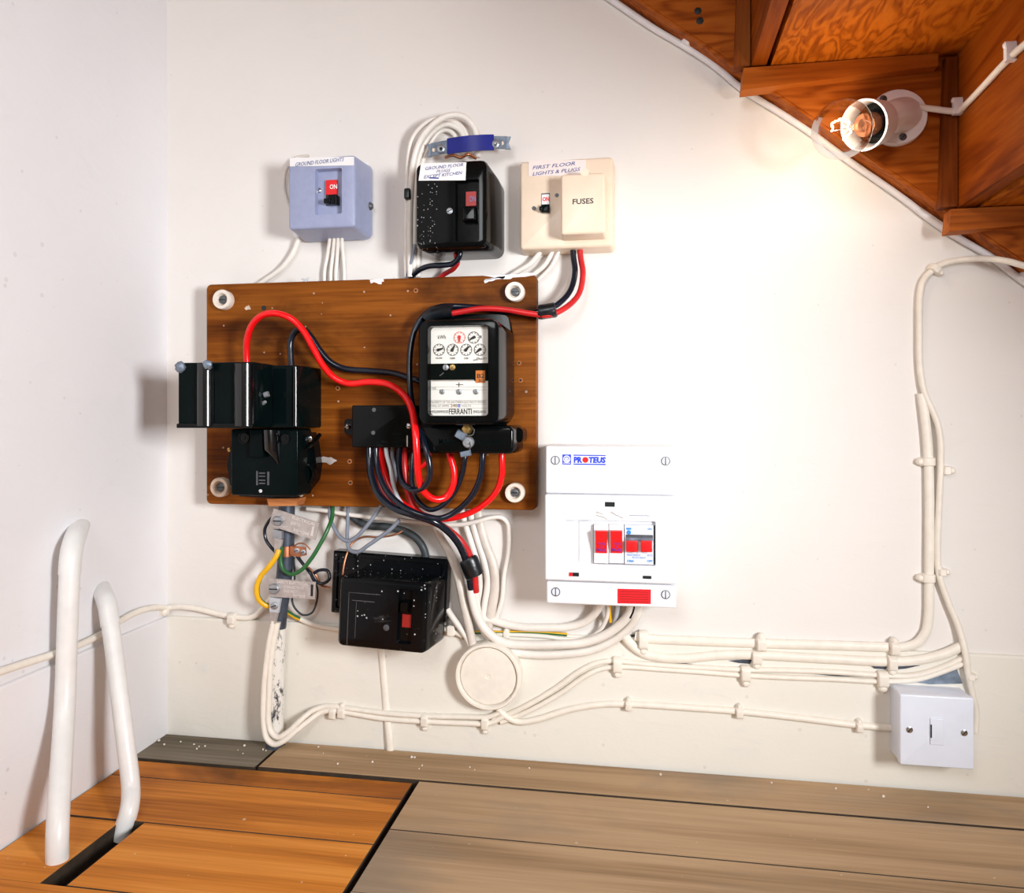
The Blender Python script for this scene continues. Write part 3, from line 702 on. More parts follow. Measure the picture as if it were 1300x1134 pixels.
# ------------------------------------------------------------------ meter
mt_ = thing('electricity_meter', 'black electricity meter with white dial face on the wooden board', 'meter', W(588, 545, BF))
MD = .115
e = ext(531, 405, 634, 540, MD); op = ext(543, 413.5, 620, 528, MD); bk = ext(529, 401, 650, 546, BF)
m = MB(); x0, x1, z0, z1 = e
m.rr([(bk[0] + .006, bk[1], bk[2] + .004, bk[3], .012, BF - .0005), (bk[0] + .006, bk[1], bk[2] + .004, bk[3], .012, BF + .012), (x0 + .004, x1 + .003, z0 + .002, z1 - .001, .012, BF + .013), (x0, x1, z0, z1, .010, MD - .004), (x0 + .001, x1 - .001, z0 + .001, z1 - .001, .009, MD - .001), (x0 + .004, x1 - .004, z0 + .004, z1 - .004, .007, MD),
      (*op, .004, MD), (op[0] + .001, op[1] - .0005, op[2] + .0005, op[3] - .0005, .004, MD - .009)], n=5)
m.build('case', M['black'], mt_)
fd = MD - .0088
m = MB(); fe = ext(541.5, 412.5, 619.5, 529, fd); m.rr([(*fe, .004, fd - .0006), (*fe, .004, fd)]); face = m.build('dial_plate', M['face'], mt_)
m = MB(); m.panel(541.5, 461.5, 619.5, 484, fd, .0004); m.build('black_band', M['black_matt'], face)
q = fd + .0004
m = MB()
m.text('kWh', 556, 425.5, 566, 430.5, q)
for s_, x, w_ in (('10,000', 557.5, 8), ('1000', 574.5, 6.5), ('100', 592, 5), ('10', 607, 3)): m.text(s_, x - w_ / 2, 453.5, x + w_ / 2, 456.2, q)
m.text('kWh PER DIV', 601, 455, 618, 457.2, q, .15)
m.text('1', 609.6, 426, 611, 429.5, q)
m.text('HOLLINWOOD', 547, 521, 569, 524.5, q); m.text('FERRANTI', 570, 519, 599, 526, q, bold=.01); m.text('ENGLAND', 601, 521, 617, 524.5, q)
m.quadpx([(579, 488), (588, 488), (588, 488.8), (579, 488.8)], q, .0002); m.quadpx([(582.4, 485.5), (583.2, 485.5), (583.2, 491.5), (582.4, 491.5)], q, .0002)
m.build('black_print', M['print'], face)
m = MB()
m.text('PROPERTY OF THE SOUTHERN ELECTRICITY BOARD', 547, 509, 617, 512, q); m.text('MAX AT AMPS', 547, 514, 570, 516.8, q); m.text('VOLTS', 586, 514, 598, 516.8, q)
m.text('TYPE', 546, 492, 554, 494.5, q)
for y in (491, 494.8, 508, 513, 518): m.quadpx([(544.5, y), (618, y), (618, y + .35), (544.5, y + .35)], q, .0002)
m.build('grey_print', M['printgrey'], face)
m = MB(); m.text('240', 572, 513.2, 580.5, 517, q + .0002); m.build('gold_print', M['brass'], face)
m = MB(); m.text('8', 581, 513, 584.5, 517.2, q + .0002); m.build('blue_print', M['logo'], face)
for x, y, col, ang in ((583.5, 428.7, 'dialred', 180), (601.5, 428.7, 'print', 242), (557.5, 444.2, 'print', 72), (574.7, 444.2, 'print', 28), (592, 444.2, 'print', 42), (609.3, 444.2, 'print', 232)):
    r = 7.6 * S(x, fd); p = W(x, y, fd + .0003)
    m = MB(); n = 26; ring = lambda rr_, h: [(p.x + rr_ * math.cos(2 * PI * i / n), p.y - h, p.z + rr_ * math.sin(2 * PI * i / n)) for i in range(n)]
    m.loft([ring(r, 0), ring(r, .0003), ring(r * .92, .0003), ring(r * .92, 0)], False, False)
    for i in range(10):
        a = 2 * PI * i / 10; ca, sa = math.cos(a), math.sin(a); h = .00022
        m.prism([(p.x + u * ca - v * sa, p.z + u * sa + v * ca) for u, v in ((r * .66, -h), (r * .88, -h), (r * .88, h), (r * .66, h))], -p.y, -p.y + .0003)
    dial = m.build('dial', M[col], mt_)
    m = MB(); a = math.radians(90 - ang); ca, sa = math.cos(a), math.sin(a)
    m.prism([(p.x + u * ca - v * sa, p.z + u * sa + v * ca) for u, v in ((-r * .36, -r * .12), (-r * .2, -r * .25), (r * .15, -r * .2), (r * .82, -r * .06), (r * .82, r * .06), (r * .15, r * .2), (-r * .2, r * .25), (-r * .36, r * .12))], -p.y + .0006, -p.y + .0012)
    m.lathe((p.x, p.y - .0012, p.z), (0, -1, 0), [(r * .12, 0), (r * .12, .0008)], 10)
    m.build('pointer', M['redlbl'] if col == 'dialred' else M['print'], dial)
for x, y, r, mm in ((566, 466.5, 3.8, 'zinc'), (574.5, 466.5, 3.8, 'brass'), (561, 475.5, 3.8, 'black_matt'), (561.7, 497.5, 3.3, 'zinc'), (583.2, 497.5, 3.7, 'zinc'), (604.6, 497.5, 3.5, 'zinc')):
    m = MB(); screw(m, x, y, fd + .0004, r, h=.0012, ang=random.uniform(0, 3)); m.build('screw', [M[mm], M['dark_iron']], mt_)
m = MB(); m.panel(544, 482.6, 602, 484, fd + .0004, .0004); m.build('disc_edge', M['alu'], mt_)
m = MB(); m.panel(604, 470.5, 616, 486, fd + .0005, .0004); stk = m.build('sticker', M['orange'], mt_); stk['label'] = 'orange sticker reading B2 30'
m = MB(); m.text('B2', 605.6, 474.5, 615, 480, fd + .0011, bold=.02); m.text('30', 607, 481.3, 614.8, 485.3, fd + .0011); m.build('lettering', M['print'], stk)
m = MB(); m.panel(543.5, 414, 619.5, 527.5, MD - .0022, .001, .003); m.build('glass', M['glass'], mt_)
TD = .088
m = MB(); e = ext(527, 541, 652, 576, TD); m.rbox(e, BF, TD, .006, .003, .001)
m.rr([(*ext(640, 543, 664, 562, BF + .03), .005, BF), (*ext(640, 543, 664, 562, BF + .03), .005, BF + .03)]); tc_ = m.build('terminal_cover', M['black'], mt_)
m = MB(); m.text('MAIN', 557, 557, 577, 564, TD + .0002, bold=.02); m.text('LOAD', 608, 558, 638, 565, TD + .0002, bold=.02); m.build('raised_lettering', M['black_matt'], tc_)
m = MB(); m.lathe(W(594, 544.5, TD), (0, -1, 0), [(.0058, -.004), (.0058, .006), (.0045, .008), (.002, .0085)], 6); m.build('sealing_screw', M['brass'], mt_)
m = MB(); m.lathe(W(595, 561.5, TD), (0, -1, 0), [(.0062, 0), (.0062, .003), (.005, .0045), (.0022, .0045), (.0018, .006)], 20); m.build('sealing_screw', M['zinc'], mt_)
def lump(x, y, d, wpx, hpx, rot, th):
    p = W(x, y, d); s_ = S(x, d); a, b = wpx / 2 * s_, hpx / 2 * s_; m = MB()
    m.rr([(-a, a, -b, b, b * .25, 0), (-a * 1.02, a * 1.02, -b, b, b * .3, th * .6), (-a * .8, a * .8, -b * .8, b * .8, b * .3, th)], n=3)
    for u in (-.45, 0, .45): m.box(a * u - a * .06, a * u + a * .06, -th * 1.05, -th * .9, -b * .7, b * .7)
    ca, sa = math.cos(rot), math.sin(rot)
    m.v = [(p.x + v[0] * ca - v[2] * sa, p.y + v[1], p.z + v[0] * sa + v[2] * ca) for v in m.v]; return m
lump(585.5, 552.5, TD + .003, 13.5, 11, -.5, .006).build('lead_seal', M['lead'], mt_)
lump(591.5, 576, TD + .002, 14, 7.5, .2, .005).build('lead_seal', M['lead'], mt_)
m = MB(); m.tube(spline([W(598, 541, TD + .008), W(602, 546, TD + .008), W(600, 552, TD + .008), W(590, 553, TD + .008)]), .0005, n=6); m.tube(spline([W(596, 561, TD + .006), W(597, 568, TD + .005), W(594, 575, TD + .004)]), .0005, n=6); m.build('seal_wire', M['steel'], mt_)

# ------------------------------------------------------------------ main fuse unit: upper fuse carriers
fu = thing('fuse_unit', 'wide ribbed black fuse carrier block on the left of the board', 'fuse unit', W(310, 543, BF))
m = MB(); m.rbox(ext(322, 464, 378, 543, .090), BF, .090, .002, .0015, .0006); m.build('right_carrier', M['black_matt'], fu)
X0, X1_, Z0, Z1 = ext(226, 460, 322, 543, .130)
m = MB(); m.rbox((X0, X1_, Z0, Z1), .034, .130, .002, .0015, .0); m.build('left_carrier', M['black_matt'], fu)
def ridge(x0, x1, y0, y1, d, h, nm='ridge', mt='black_ridge'):
    a, b, zz0, zz1 = ext(x0, y0, x1, y1, d); r = (b - a) / 2; cxx = (a + b) / 2; m = MB(); n = 14
    sec = lambda z: [(cxx - r * math.cos(PI * i / n), -d + .0004 - h * math.sin(PI * i / n), z) for i in range(n + 1)]
    m.loft([sec(zz0), sec(zz1)]); m.build(nm, M[mt], fu)
ridge(251, 272, 462, 541, .130, .0095); ridge(298, 322, 462, 541, .130, .0095)
ridge(371, 378, 466, 541, .090, .003)
ridge(322, 341, 463, 541, .090, .020)
m = MB(); m.panel(226, 538, 322, 543.5, .1302, .0025, .0008); m.build('lower_lip', M['black'], fu)
for q_ in ((228, 462, 250, 536, .1302), (273, 465, 297, 536, .1302), (347, 468, 363, 538, .0902)):
    m = MB(); m.panel(*q_, .0006); m.build('front_plate', M['black_matt'], fu)
def blob(x, y, d, rpx):
    p = W(x, y, d); r = rpx * S(x, d); m = MB(); n = 9; rings = []
    for j in range(7):
        a = PI * (j + .15) / 6.3; rings.append([(p.x + r * math.sin(a) * math.cos(2 * PI * i / n) * random.uniform(.75, 1.2), p.y - r * .75 * math.cos(a), p.z + r * math.sin(a) * math.sin(2 * PI * i / n) * random.uniform(.75, 1.2)) for i in range(n)])
    m.loft(rings[::-1]); return m
blob(229, 466, .131, 7).build('lead_seal', M['lead'], fu)
blob(264, 463, .139, 6.5).build('lead_seal', M['lead'], fu)
lump(339, 501, .108, 7, 7, .3, .004).build('lead_seal', M['zinc'], fu); lump(334, 513, .108, 4, 12, -.9, .003).build('lead_seal', M['zinc'], fu)
# lower chamber
cu = thing('service_cutout', 'square black cable head with central grip below the ribbed fuses', 'cutout', W(340, 632, BF))
xa, xb, za, zb = ext(288, 550, 400, 632, .045)
m = MB(); pts = []
for px, py in ((297, 549), (288, 590), (292, 615), (304, 630), (372, 634), (388, 624), (399, 610), (402, 590), (398, 562), (394, 549)):
    p = W(px, py, .046); pts.append((p.x, p.z))
m.prism(pts, BF, .046); m.build('base', M['black'], cu)
e = ext(293, 545, 378, 629.5, .078)
m = MB(); m.rbox(e, .045, .078, .003, .0018, .001); m.build('cover', M['black_matt'], cu)
m = MB(); m.rbox(ext(317, 546, 334, 581, .085), .077, .085, .001, .001); m.build('grip_plate', M['black_matt'], cu)
a, b, zz0, zz1 = ext(333, 546, 351, 590, .085); m = MB(); r = (b - a) / 2; cxx = (a + b) / 2; n = 12
def gsec(z, x0, x1, h): cc = (x0 + x1) / 2; rr_ = (x1 - x0) / 2; return [(cc - rr_ * math.cos(PI * i / n), -.0775 - h * math.sin(PI * i / n), z) for i in range(n + 1)]
m.loft([gsec(zz0, b - r * .25, b, .002), gsec(zz0 + (zz1 - zz0) * .18, b - r * .7, b, .006), gsec(zz0 + (zz1 - zz0) * .42, a, b, .012), gsec(zz1, a, b, .014)]); m.build('grip', M['black_ridge'], cu)
for x, y in ((310, 556), (362, 557)):
    r = 7.5 * S(x, .078); m = MB(); m.lathe(W(x, y, .078), (0, -1, 0), [(r, -.0005), (r, .0012), (r * .8, .0014), (r * .75, .0004), (r * .35, .0004), (r * .3, .0012)], 20); m.build('moulded_disc', M['black'], cu)
m = MB()
m.panel(325.5, 598, 327.5, 616, .078, .0006); m.panel(339.5, 599, 342, 616, .078, .0006)
for y in (600, 604, 609, 613): m.panel(329, y, 337, y + 1.6, .078, .0006)
m.build('raised_mark', M['dark_iron'], cu)
for x, y, d, r, mm in ((291.5, 571, .046, 2.6, 'brass'), (388.5, 571.5, .050, 3.4, 'brass'), (392.5, 557.5, .052, 4.4, 'steel'), (382.5, 627.5, .048, 3.2, 'porc_d'), (331, 623.5, .078, 2.1, 'paper')):
    m = MB(); screw(m, x, y, d, r, h=.002); m.build('screw', [M[mm], M['dark_iron']], cu)
m = MB(); m.tube(spline([W(384, 590, .05), W(386, 575, .055), W(394, 566, .056), W(400, 560, .052), W(406, 552, .046)], 6), .0025, .004, 8); m.tube(spline([W(383, 592, .048), W(392, 590, .052), W(398, 600, .05), W(394, 614, .048)], 6), .0025, .003, 8); m.build('strap', M['black'], cu)
m = MB(); m.quadpx([(344.5, 632), (383.5, 632), (381, 641), (347, 641.5)], .045, .022); tag(m.build('wood_block', M['wedge']), 'small orange wood block under the black cable head', 'block')
# ------------------------------------------------------------------ connector block
cb = thing('connector_block', 'small black connector block on the board left of the meter', 'connector', W(485, 569, BF))
m = MB(); m.rbox(ext(446.5, 514.5, 524, 568.5, .058), BF, .058, .0015, .0015); m.build('cover', M['black'], cb)
m = MB()
for x in (442, 520):
    m.rr([(*ext(x - 5, 532, x + 8, 552, .040), .004, BF), (*ext(x - 5, 532, x + 8, 552, .040), .004, .040)])
m.build('ear', M['black'], cb)
m = MB(); screw(m, 441.5, 541.5, .040, 3.6, h=.004); m.build('screw', [M['steel'], M['dark_iron']], cb)
m = MB(); screw(m, 519.5, 541, .058, 3.6, h=.003); m.build('screw', [M['steel'], M['dark_iron']], cb)
for x, y in ((475, 520.5), (474, 549.5)):
    m = MB(); m.disc(x, y, .058, 2.6, .0008); m.build('cover_screw', M['dark_iron'], cb)
m = MB()
for y in (551, 561, 565): m.panel(497, y, 511, y + 1.2, .058, .0004)
m.panel(516.5, 553, 518, 567, .058, .001, mi=1); m.build('raised_mark', [M['black_matt'], M['alu']], cb)

# ------------------------------------------------------------------ red and black cables on the board
cable('cable', 'thick bright red cable arching from the ribbed fuses down to the meter', M['redcab'],
      [(314, 468, .06), (313, 450, .062), (314, 430, .066), (321, 411, .070), (334, 400, .072), (351, 398, .072), (370, 405, .070), (385, 420, .066), (398, 443, .062), (410, 464, .058), (425, 480, .054), (443, 487, .052), (468, 485, .054), (493, 488, .058), (511, 500, .064), (522, 518, .080), (527, 545, .098), (529, 575, .100), (531, 603, .094), (537, 623, .086), (552, 634, .078), (566, 631, .072), (575, 616, .070), (576, 597, .070), (571, 578, .070), (569, 565, .068)], 8.6, .06)
cable('cable', 'black cable arching from the fuses behind the red one to the meter', M['blkcab'],
      [(371, 472, .05), (369, 452, .05), (369, 434, .050), (375, 421, .050), (386, 419, .048), (395, 428, .046), (407, 446, .044), (420, 460, .042), (437, 468, .040), (470, 471, .040), (500, 474, .040), (520, 480, .042), (536, 484, .045)], 8, .045)
cable('cable', 'black loop from the connector block under the meter to its second terminal', M['blkcab'],
      [(524, 575, .040), (523, 592, .044), (523, 612, .05), (529, 634, .056), (545, 647, .060), (560, 643, .062), (575, 628, .064), (586, 604, .066), (590, 582, .068), (591, 568, .066)], 6.6, .06)
cable('cable', 'black cable from the right meter terminal sweeping left to the connector block', M['blkcab'],
      [(613, 566, .066), (612.5, 582, .068), (610, 604, .066), (600, 628, .064), (582, 647, .064), (560, 658, .068), (538, 655, .074), (515, 645, .074), (494, 627, .066), (482, 605, .056), (478, 585, .050), (477, 562, .048)], 7.5, .06)
cable('cable', 'bright red cable from the far right meter terminal sweeping down left', M['redcab'],
      [(637, 566, .060), (637, 582, .062), (637, 603, .060), (630, 624, .056), (614, 641, .052), (592, 653, .050), (565, 659, .050), (540, 655, .050), (515, 642, .048), (497, 622, .044), (487, 595, .042), (483, 562, .044)], 8, .055)
cable('cable', 'thick black cable from the connector block over the board edge to white sheath', M['blkcab'],
      [(469, 560, .050), (469, 585, .052), (472, 608, .058), (482, 630, .064), (500, 645, .068), (525, 654, .072), (552, 663, .068), (572, 678, .056), (586, 698, .044), (594, 722, .032), (598, 748, .024)], 9, .05)
cable('cable', 'red cable beside the thick black cable running into the white sheath', M['redcab2'],
      [(512, 560, .046), (513, 590, .042), (517, 620, .044), (526, 645, .046), (545, 660, .046), (566, 671, .042), (584, 686, .036), (596, 705, .030), (602, 728, .026), (604, 752, .022)], 9, .04)
cable('cable', 'thin red wire half hidden between the two black cables', M['redcab2'],
      [(486, 562, .044), (480, 580, .045), (478, 598, .050), (484, 620, .054), (496, 637, .056), (510, 648, .055)], 5, .045)
cable('cable', 'short red cable stub between the meter and hanging black loop', M['redcab'], [(546, 570, .048), (545, 580, .046), (538, 590, .042), (528, 596, .038), (518, 594, .036)], 5.5, .045)
cable('cable', 'pale grey wire leaving the connector block between black cables', M['greylt'], [(489, 560, .050), (491, 578, .052), (496, 596, .054), (499, 614, .056), (505, 632, .058), (514, 645, .060)], 5.5, .055)
cable('cable', 'second grey wire leaving the connector block behind the pale one', M['greycab'], [(499, 560, .044), (498, 580, .042), (502, 600, .042), (500, 618, .044)], 5, .045)
m = MB(); m.tube([W(594, 709, .033), W(595, 711, .033), W(602, 730, .029), W(603, 732, .029)], [.0095, .0112, .0112, .0100], [.0085, .0095, .0095, .0085], 14)
tag(m.build('tape_wrap', M['blktape']), 'black tape square on the red cable above the white sheath', 'tape')

# ------------------------------------------------------------------ wires below the board
cable('wire', 'grey wire hanging in a loop under the board, upper loop', M['greycab'], [(419, 640, .010), (419, 657, .018), (425, 672, .026), (433, 683, .030), (443, 687, .032), (452, 682, .034), (463, 671, .036), (474, 657, .036), (484, 642, .034)], 5, .03)
cable('wire', 'grey wire hanging in a loop under the board, lower loop', M['greycab'], [(442, 640, .010), (441.5, 660, .018), (441, 684, .028), (444, 698, .034), (454, 701, .038), (468, 692, .042), (484, 681, .044), (497, 671, .046), (507, 660, .048)], 5, .035)
cable('wire', 'bare copper wire bending over the lower black box', M['copper'], [(435, 730, .036), (437, 716, .034), (441, 702, .030), (448, 689, .024), (461, 682, .020), (484, 682, .018), (504, 678, .016), (514, 672, .012)], 2.6, .02)
cable('cable', 'thick dark grey cable behind the loops into the lower black box', M['darkcab'], [(446, 655, .008), (456, 663, .009), (472, 668, .010), (490, 669, .010), (512, 674, .010), (528, 683, .010), (537, 695, .010), (542, 712, .008)], 10, .01)
cable('cable', 'long white cable running level under the board then down at right', M['wcab'], [(390, 646, .012), (410, 648, .013), (440, 653, .014), (480, 658, .015), (520, 662, .017), (560, 666, .020), (586, 666, .020), (606, 662, .018), (622, 657.5, .014), (636, 657, .010), (644, 664, .008), (646, 678, .007), (645, 702, .006), (640, 730, .006), (637, 762, .006), (630, 785, .006)], 6, .012)
m = MB()
m.tube(spline([W(352, 642, .02), W(380, 645, .012), W(402, 648, .010)]), .012, .009, 12)
P = dict(flat=.0042)
cable('cable', 'flat white cable below the board, leftmost of the parallel drops', M['wcab'], [(585, 640, .006), (590, 664, .007), (598, 688, .008), (606, 716, .008), (609, 743, .008), (606, 768, .008), (606, 790, .007)], 8, .007, .0035)
cable('cable', 'flat white cable below the board, second of the parallel drops', M['wcab'], [(596, 640, .006), (600, 664, .007), (607, 688, .008), (615, 714, .008), (619, 740, .008), (615, 770, .008), (612, 795, .007)], 8.5, .007, .0035)
cable('cable', 'wide flat white cable below the board, third of the drops', M['pgcab'], [(606, 640, .006), (609, 664, .007), (616, 690, .008), (626, 718, .008), (628, 748, .008), (623, 780, .008), (619, 800, .006)], 12, .007, .004)
cable('cable', 'wide dirty cream cable dropping to the round junction box', M['pgcab'], [(548, 655, .010), (558, 680, .012), (571, 703, .014), (581, 731, .015), (588, 764, .016), (595, 795, .016), (601, 822, .014)], 11, .012, .0045)
cable('cable', 'short white cable slanting into the top of round junction box', M['wcab'], [(568, 774, .010), (576, 786, .012), (586, 800, .013), (594, 812, .013), (599, 824, .012)], 8, .010, .004)
cable('cable', 'white sheathed cable from the taped red cable to the consumer unit, upper strand', M['wcab'], [(597, 742, .022), (599, 758, .022), (605, 780, .020), (614, 797, .018), (628, 810, .016), (645, 817, .014), (675, 819, .013), (708, 818.5, .013), (741, 816, .013), (767, 807, .014), (786, 794, .017), (798, 780, .022), (803, 764, .026)], 11.5, .014)
cable('cable', 'white sheathed cable from the taped red cable to the consumer unit, lower strand', M['wcab'], [(603, 746, .016), (604, 765, .016), (609, 788, .012), (619, 806, .009), (636, 821, .008), (660, 829, .007), (690, 831.5, .007), (720, 830, .007), (752, 825, .007), (780, 812, .008), (799, 796, .012), (808, 780, .018), (811, 764, .022)], 11.5, .009)
cable('cable', 'thick white cable curving up into the consumer unit left side', M['wcab'], [(604, 782, .006), (620, 786, .007), (640, 792, .007), (662, 796, .007), (695, 797, .007), (722, 796, .008), (742, 790, .010), (755, 779, .014), (765, 764, .020)], 10.5, .008)
cable('cable', 'thin white cable curving up beside a yellow earth wire', M['wcab'], [(620, 806, .005), (651, 806, .005), (690, 808, .006), (722, 812, .006), (745, 811, .007), (760, 802, .009), (769, 788, .014), (774, 764, .020)], 5.5, .007)
cable('wire', 'green and yellow earth wire showing beside the thin white cable', [M['yellow'], M['green']], [(585, 803, .006), (610, 803, .005), (640, 803, .004), (670, 803, .004), (696, 804, .004), (720, 806, .004)], 4.5, .004, stripe=((0, 1, 2, 8, 9), 1))
cable('wire', 'short yellow earth wire entering the consumer unit from below', M['yellow'], [(775, 790, .012), (774, 778, .016), (774, 764, .022)], 4, .014)
cable('cable', 'grey white cable entering the consumer unit from below, middle', M['greylt'], [(772, 812, .006), (779, 796, .010), (783, 780, .014), (784, 764, .018)], 6.5, .010)
cable('cable', 'dirty white cable entering the consumer unit behind the sheathed strands', M['pgcab'], [(783, 806, .006), (789, 792, .010), (793, 778, .013), (794, 764, .016)], 6, .010)
cable('wire', 'thin black wire beside the sheathed strands at the consumer unit bottom', M['blkcab'], [(800, 785, .026), (804, 776, .028), (806, 764, .030)], 2.6, .026)
clip(644, 804, 8, 12, 'small white clip under the earth wire above round junction box', hgt=.009)
# painted horizontals to the right
cable('cable', 'painted flat cable, topmost of the long run to the right', M['pcab'], [(806, 808, .004), (822, 811, .004), (880, 814, .004), (960, 817, .004), (1050, 819.5, .004), (1129, 822, .004)], 12.5, .004, .0038)
cable('cable', 'painted flat cable, second of the long run to the right', M['pcab'], [(790, 803, .010), (801, 818, .007), (817, 830, .005), (840, 835, .005), (870, 836, .005), (915, 832, .005), (954, 831.5, .005), (1010, 834.5, .005), (1060, 837, .005), (1123, 840, .005), (1165, 838, .005), (1200, 830, .005), (1224, 819, .005)], 12.5, .005, .0042)
cable('cable', 'painted cable, third of the long run from round box to switch', M['pcab'], [(626, 914, .006), (650, 905, .006), (680, 890, .006), (707, 873, .006), (735, 853, .006), (757, 842, .005), (780, 839, .005), (810, 842, .005), (844, 845, .005), (890, 847.5, .005), (941, 850, .005), (1000, 851, .005), (1057, 853, .005), (1118, 857, .005), (1160, 857, .005), (1196, 847, .005), (1228, 832, .005)], 7, .005, .0042)
cable('cable', 'painted cable, lowest of the long run from round box to switch', M['pcab'], [(636, 917, .006), (662, 907, .006), (690, 893, .006), (715, 878, .006), (742, 859, .006), (762, 849.5, .005), (784, 846.5, .005), (844, 850, .005), (890, 853, .005), (941, 857, .005), (1000, 860, .005), (1057, 862, .005), (1118, 865, .005), (1165, 862, .005), (1200, 851, .005), (1228, 840, .006)], 7, .005, .0042)
cable('cable', 'single painted cable running low to the left side of the white switch', M['pcab'], [(632, 900, .008), (643, 910, .008), (658, 916.5, .007), (684, 913, .007), (723, 901, .006), (762, 894.5, .006), (797, 894, .006), (865, 898, .006), (935, 903, .006), (1010, 911, .006), (1087, 920.5, .006), (1140, 925, .006)], 8.5, .006, .004)
cable('cable', 'painted cable over the wall top right curving down past white switch', M['pcab'], [(1320, 343, .036), (1300, 337.5, .036), (1280, 332, .032), (1260, 329, .022), (1238, 328.5, .010), (1215, 331, .005), (1196, 336, .004), (1182, 345, .004), (1172, 357, .004), (1168, 375, .004), (1167, 420, .004), (1168, 468, .004), (1174, 500, .005), (1183, 520, .006), (1191, 541, .006), (1194, 565, .006), (1194, 590, .005), (1192, 640, .005), (1190, 693, .005), (1192, 729, .005), (1203, 763, .005), (1217, 797, .006), (1226, 832, .010), (1229, 858, .010), (1234, 880, .008), (1239, 905, .006), (1238, 930, .006)], 8, .005)
cable('cable', 'wide painted flat cable running vertically beside the curving cable at right', M['pcab'], [(1170, 500, .003), (1173, 520, .004), (1176, 545, .004), (1179, 590, .004), (1180, 640, .004), (1179.5, 732, .004), (1179, 782, .004), (1175, 803, .004), (1163, 817, .004), (1145, 822, .004), (1128, 822, .004)], 12, .004, .0038)
for x, y, w_, h_, lb, a, nl in (
    (817, 812, 12, 25, 'painted clip at the left end of the topmost long cable', 0, -1), (966, 817, 12, 18, 'painted clip midway on the topmost long cable', 0, 1), (1134, 822, 11, 18, 'painted clip at the right end of the topmost long cable', 0, 1),
    (960, 834, 12, 18, 'painted clip midway on the second long cable', 0, -1), (1131, 841, 11, 20, 'painted clip at the right end of the second long cable', 0, -1),
    (784, 843, 11, 22, 'painted clip on the paired cables under the consumer unit', 0, -1), (946, 854, 12, 22, 'painted clip midway on the lowest pair of long cables', 0, -1), (1119, 861, 13, 22, 'painted clip on the lowest pair just above the white switch', 0, -1),
    (798, 894, 8, 14, 'painted clip on the low single cable, left of its three', 0, 1), (938, 903, 9, 15, 'painted clip on the low single cable, middle of its three', 0, 1), (1089, 921, 8, 14, 'painted clip on the low single cable, nearest the white switch', 0, 1),
    (1185, 343, 9, 16, 'painted clip at the bend near the top right corner', 0.9, -1), (1176, 586, 11, 18, 'painted clip on the wide vertical cable, upper', PI / 2, 1), (1199, 597, 11, 12, 'painted clip on the curving cable at mid height', PI / 2, -1),
    (1176, 733, 11, 18, 'painted clip on the wide vertical cable, lower', PI / 2, 1), (1193, 725, 9, 12, 'painted clip where the curving cable bends away', PI / 2, -1), (1229, 857, 8, 12, 'painted clip on the curving cable above the white switch', PI / 2, -1),
    (425, 904, 8, 16, 'painted clip on the low left cables, first from the pipe', 0, 0), (436, 903, 9, 16, 'painted clip on the low left cables, second from the pipe', 0, 1), (541, 913, 9, 18, 'painted clip on the low cables under the lower black box', 0, -1), (617, 916, 9, 20, 'painted clip on the low cables under the round junction box', 0, -1)):
    clip(x, y, w_, h_, lb, 0.0 if y < 800 else 0.003, a, 'pcab', nl, .0105)
m = MB()
for px, py, a in ((409, 0, 0),): pass
# low left cables, looping round the foot of the lead pipe
cable('cable', 'painted cable looping round the pipe foot and running low, outer one', M['pcab'], [(348, 788, .034), (342, 815, .034), (338, 845, .032), (335, 880, .032), (335, 920, .034), (339, 938, .036), (348, 945, .036), (360, 941, .034), (375, 929, .028), (390, 917, .020), (405, 906, .011), (420, 902, .008), (437, 904, .007), (460, 908, .007), (485, 912, .007), (541, 916, .007), (590, 918, .007), (622, 918, .008), (640, 909, .008)], 7, .008, .0042)
cable('cable', 'painted cable looping round the pipe foot and running low, inner one', M['pcab'], [(353, 790, .030), (347, 820, .030), (343, 850, .030), (342, 880, .030), (341, 915, .032), (345, 930, .033), (353, 936, .033), (366, 929, .030), (380, 916, .024), (396, 903, .014), (412, 897, .008), (425, 897, .007), (440, 899, .007), (485, 905, .007), (541, 909, .007), (590, 910, .007), (620, 910, .008), (634, 905, .008)], 6.5, .008, .0042)
cable('cable', 'flat painted cable dropping from the lower black box to the floor', M['pcab'], [(483, 815, .003), (485, 835, .003), (488, 870, .003), (491, 905, .004), (494, 935, .007), (496, 960, .007)], 10, .004, .0032)
# left wall cable
P = [W(352, 752, .016), W(341, 764, .012), W(331, 776, .008), W(318, 784, .005), W(298, 783.5, .005), W(275, 779, .005), W(250, 773, .005), W(228, 770.5, .006)]
P += [Vector((XW, 0, 0)) + ln * .007 + ld * .007 + Vector((0, 0, W(213, 770, 0).z))] + [WL(x, y, .006) for x, y in ((195, 771.5), (172, 778), (152, 789), (130, 804), (105, 817), (70, 830), (30, 843), (0, 853), (-40, 866))]
cable('cable', 'painted cable from the lead pipe across the corner onto the left wall', M['pcab'], P, 8, .005, raw=True)
clip(297, 785, 9, 15, 'painted clip on the corner cable left of the lead pipe', .003, 0, 'pcab', -1, .010)
p = WL(205, 776, 0); m = MB(); m.lathe(p, ln, [(.006, -.001), (.006, .006), (.003, .009)], 10); tag(m.build('cable_clip', M['pcab']), 'painted clip on the left wall cable just beside the corner', 'clip')

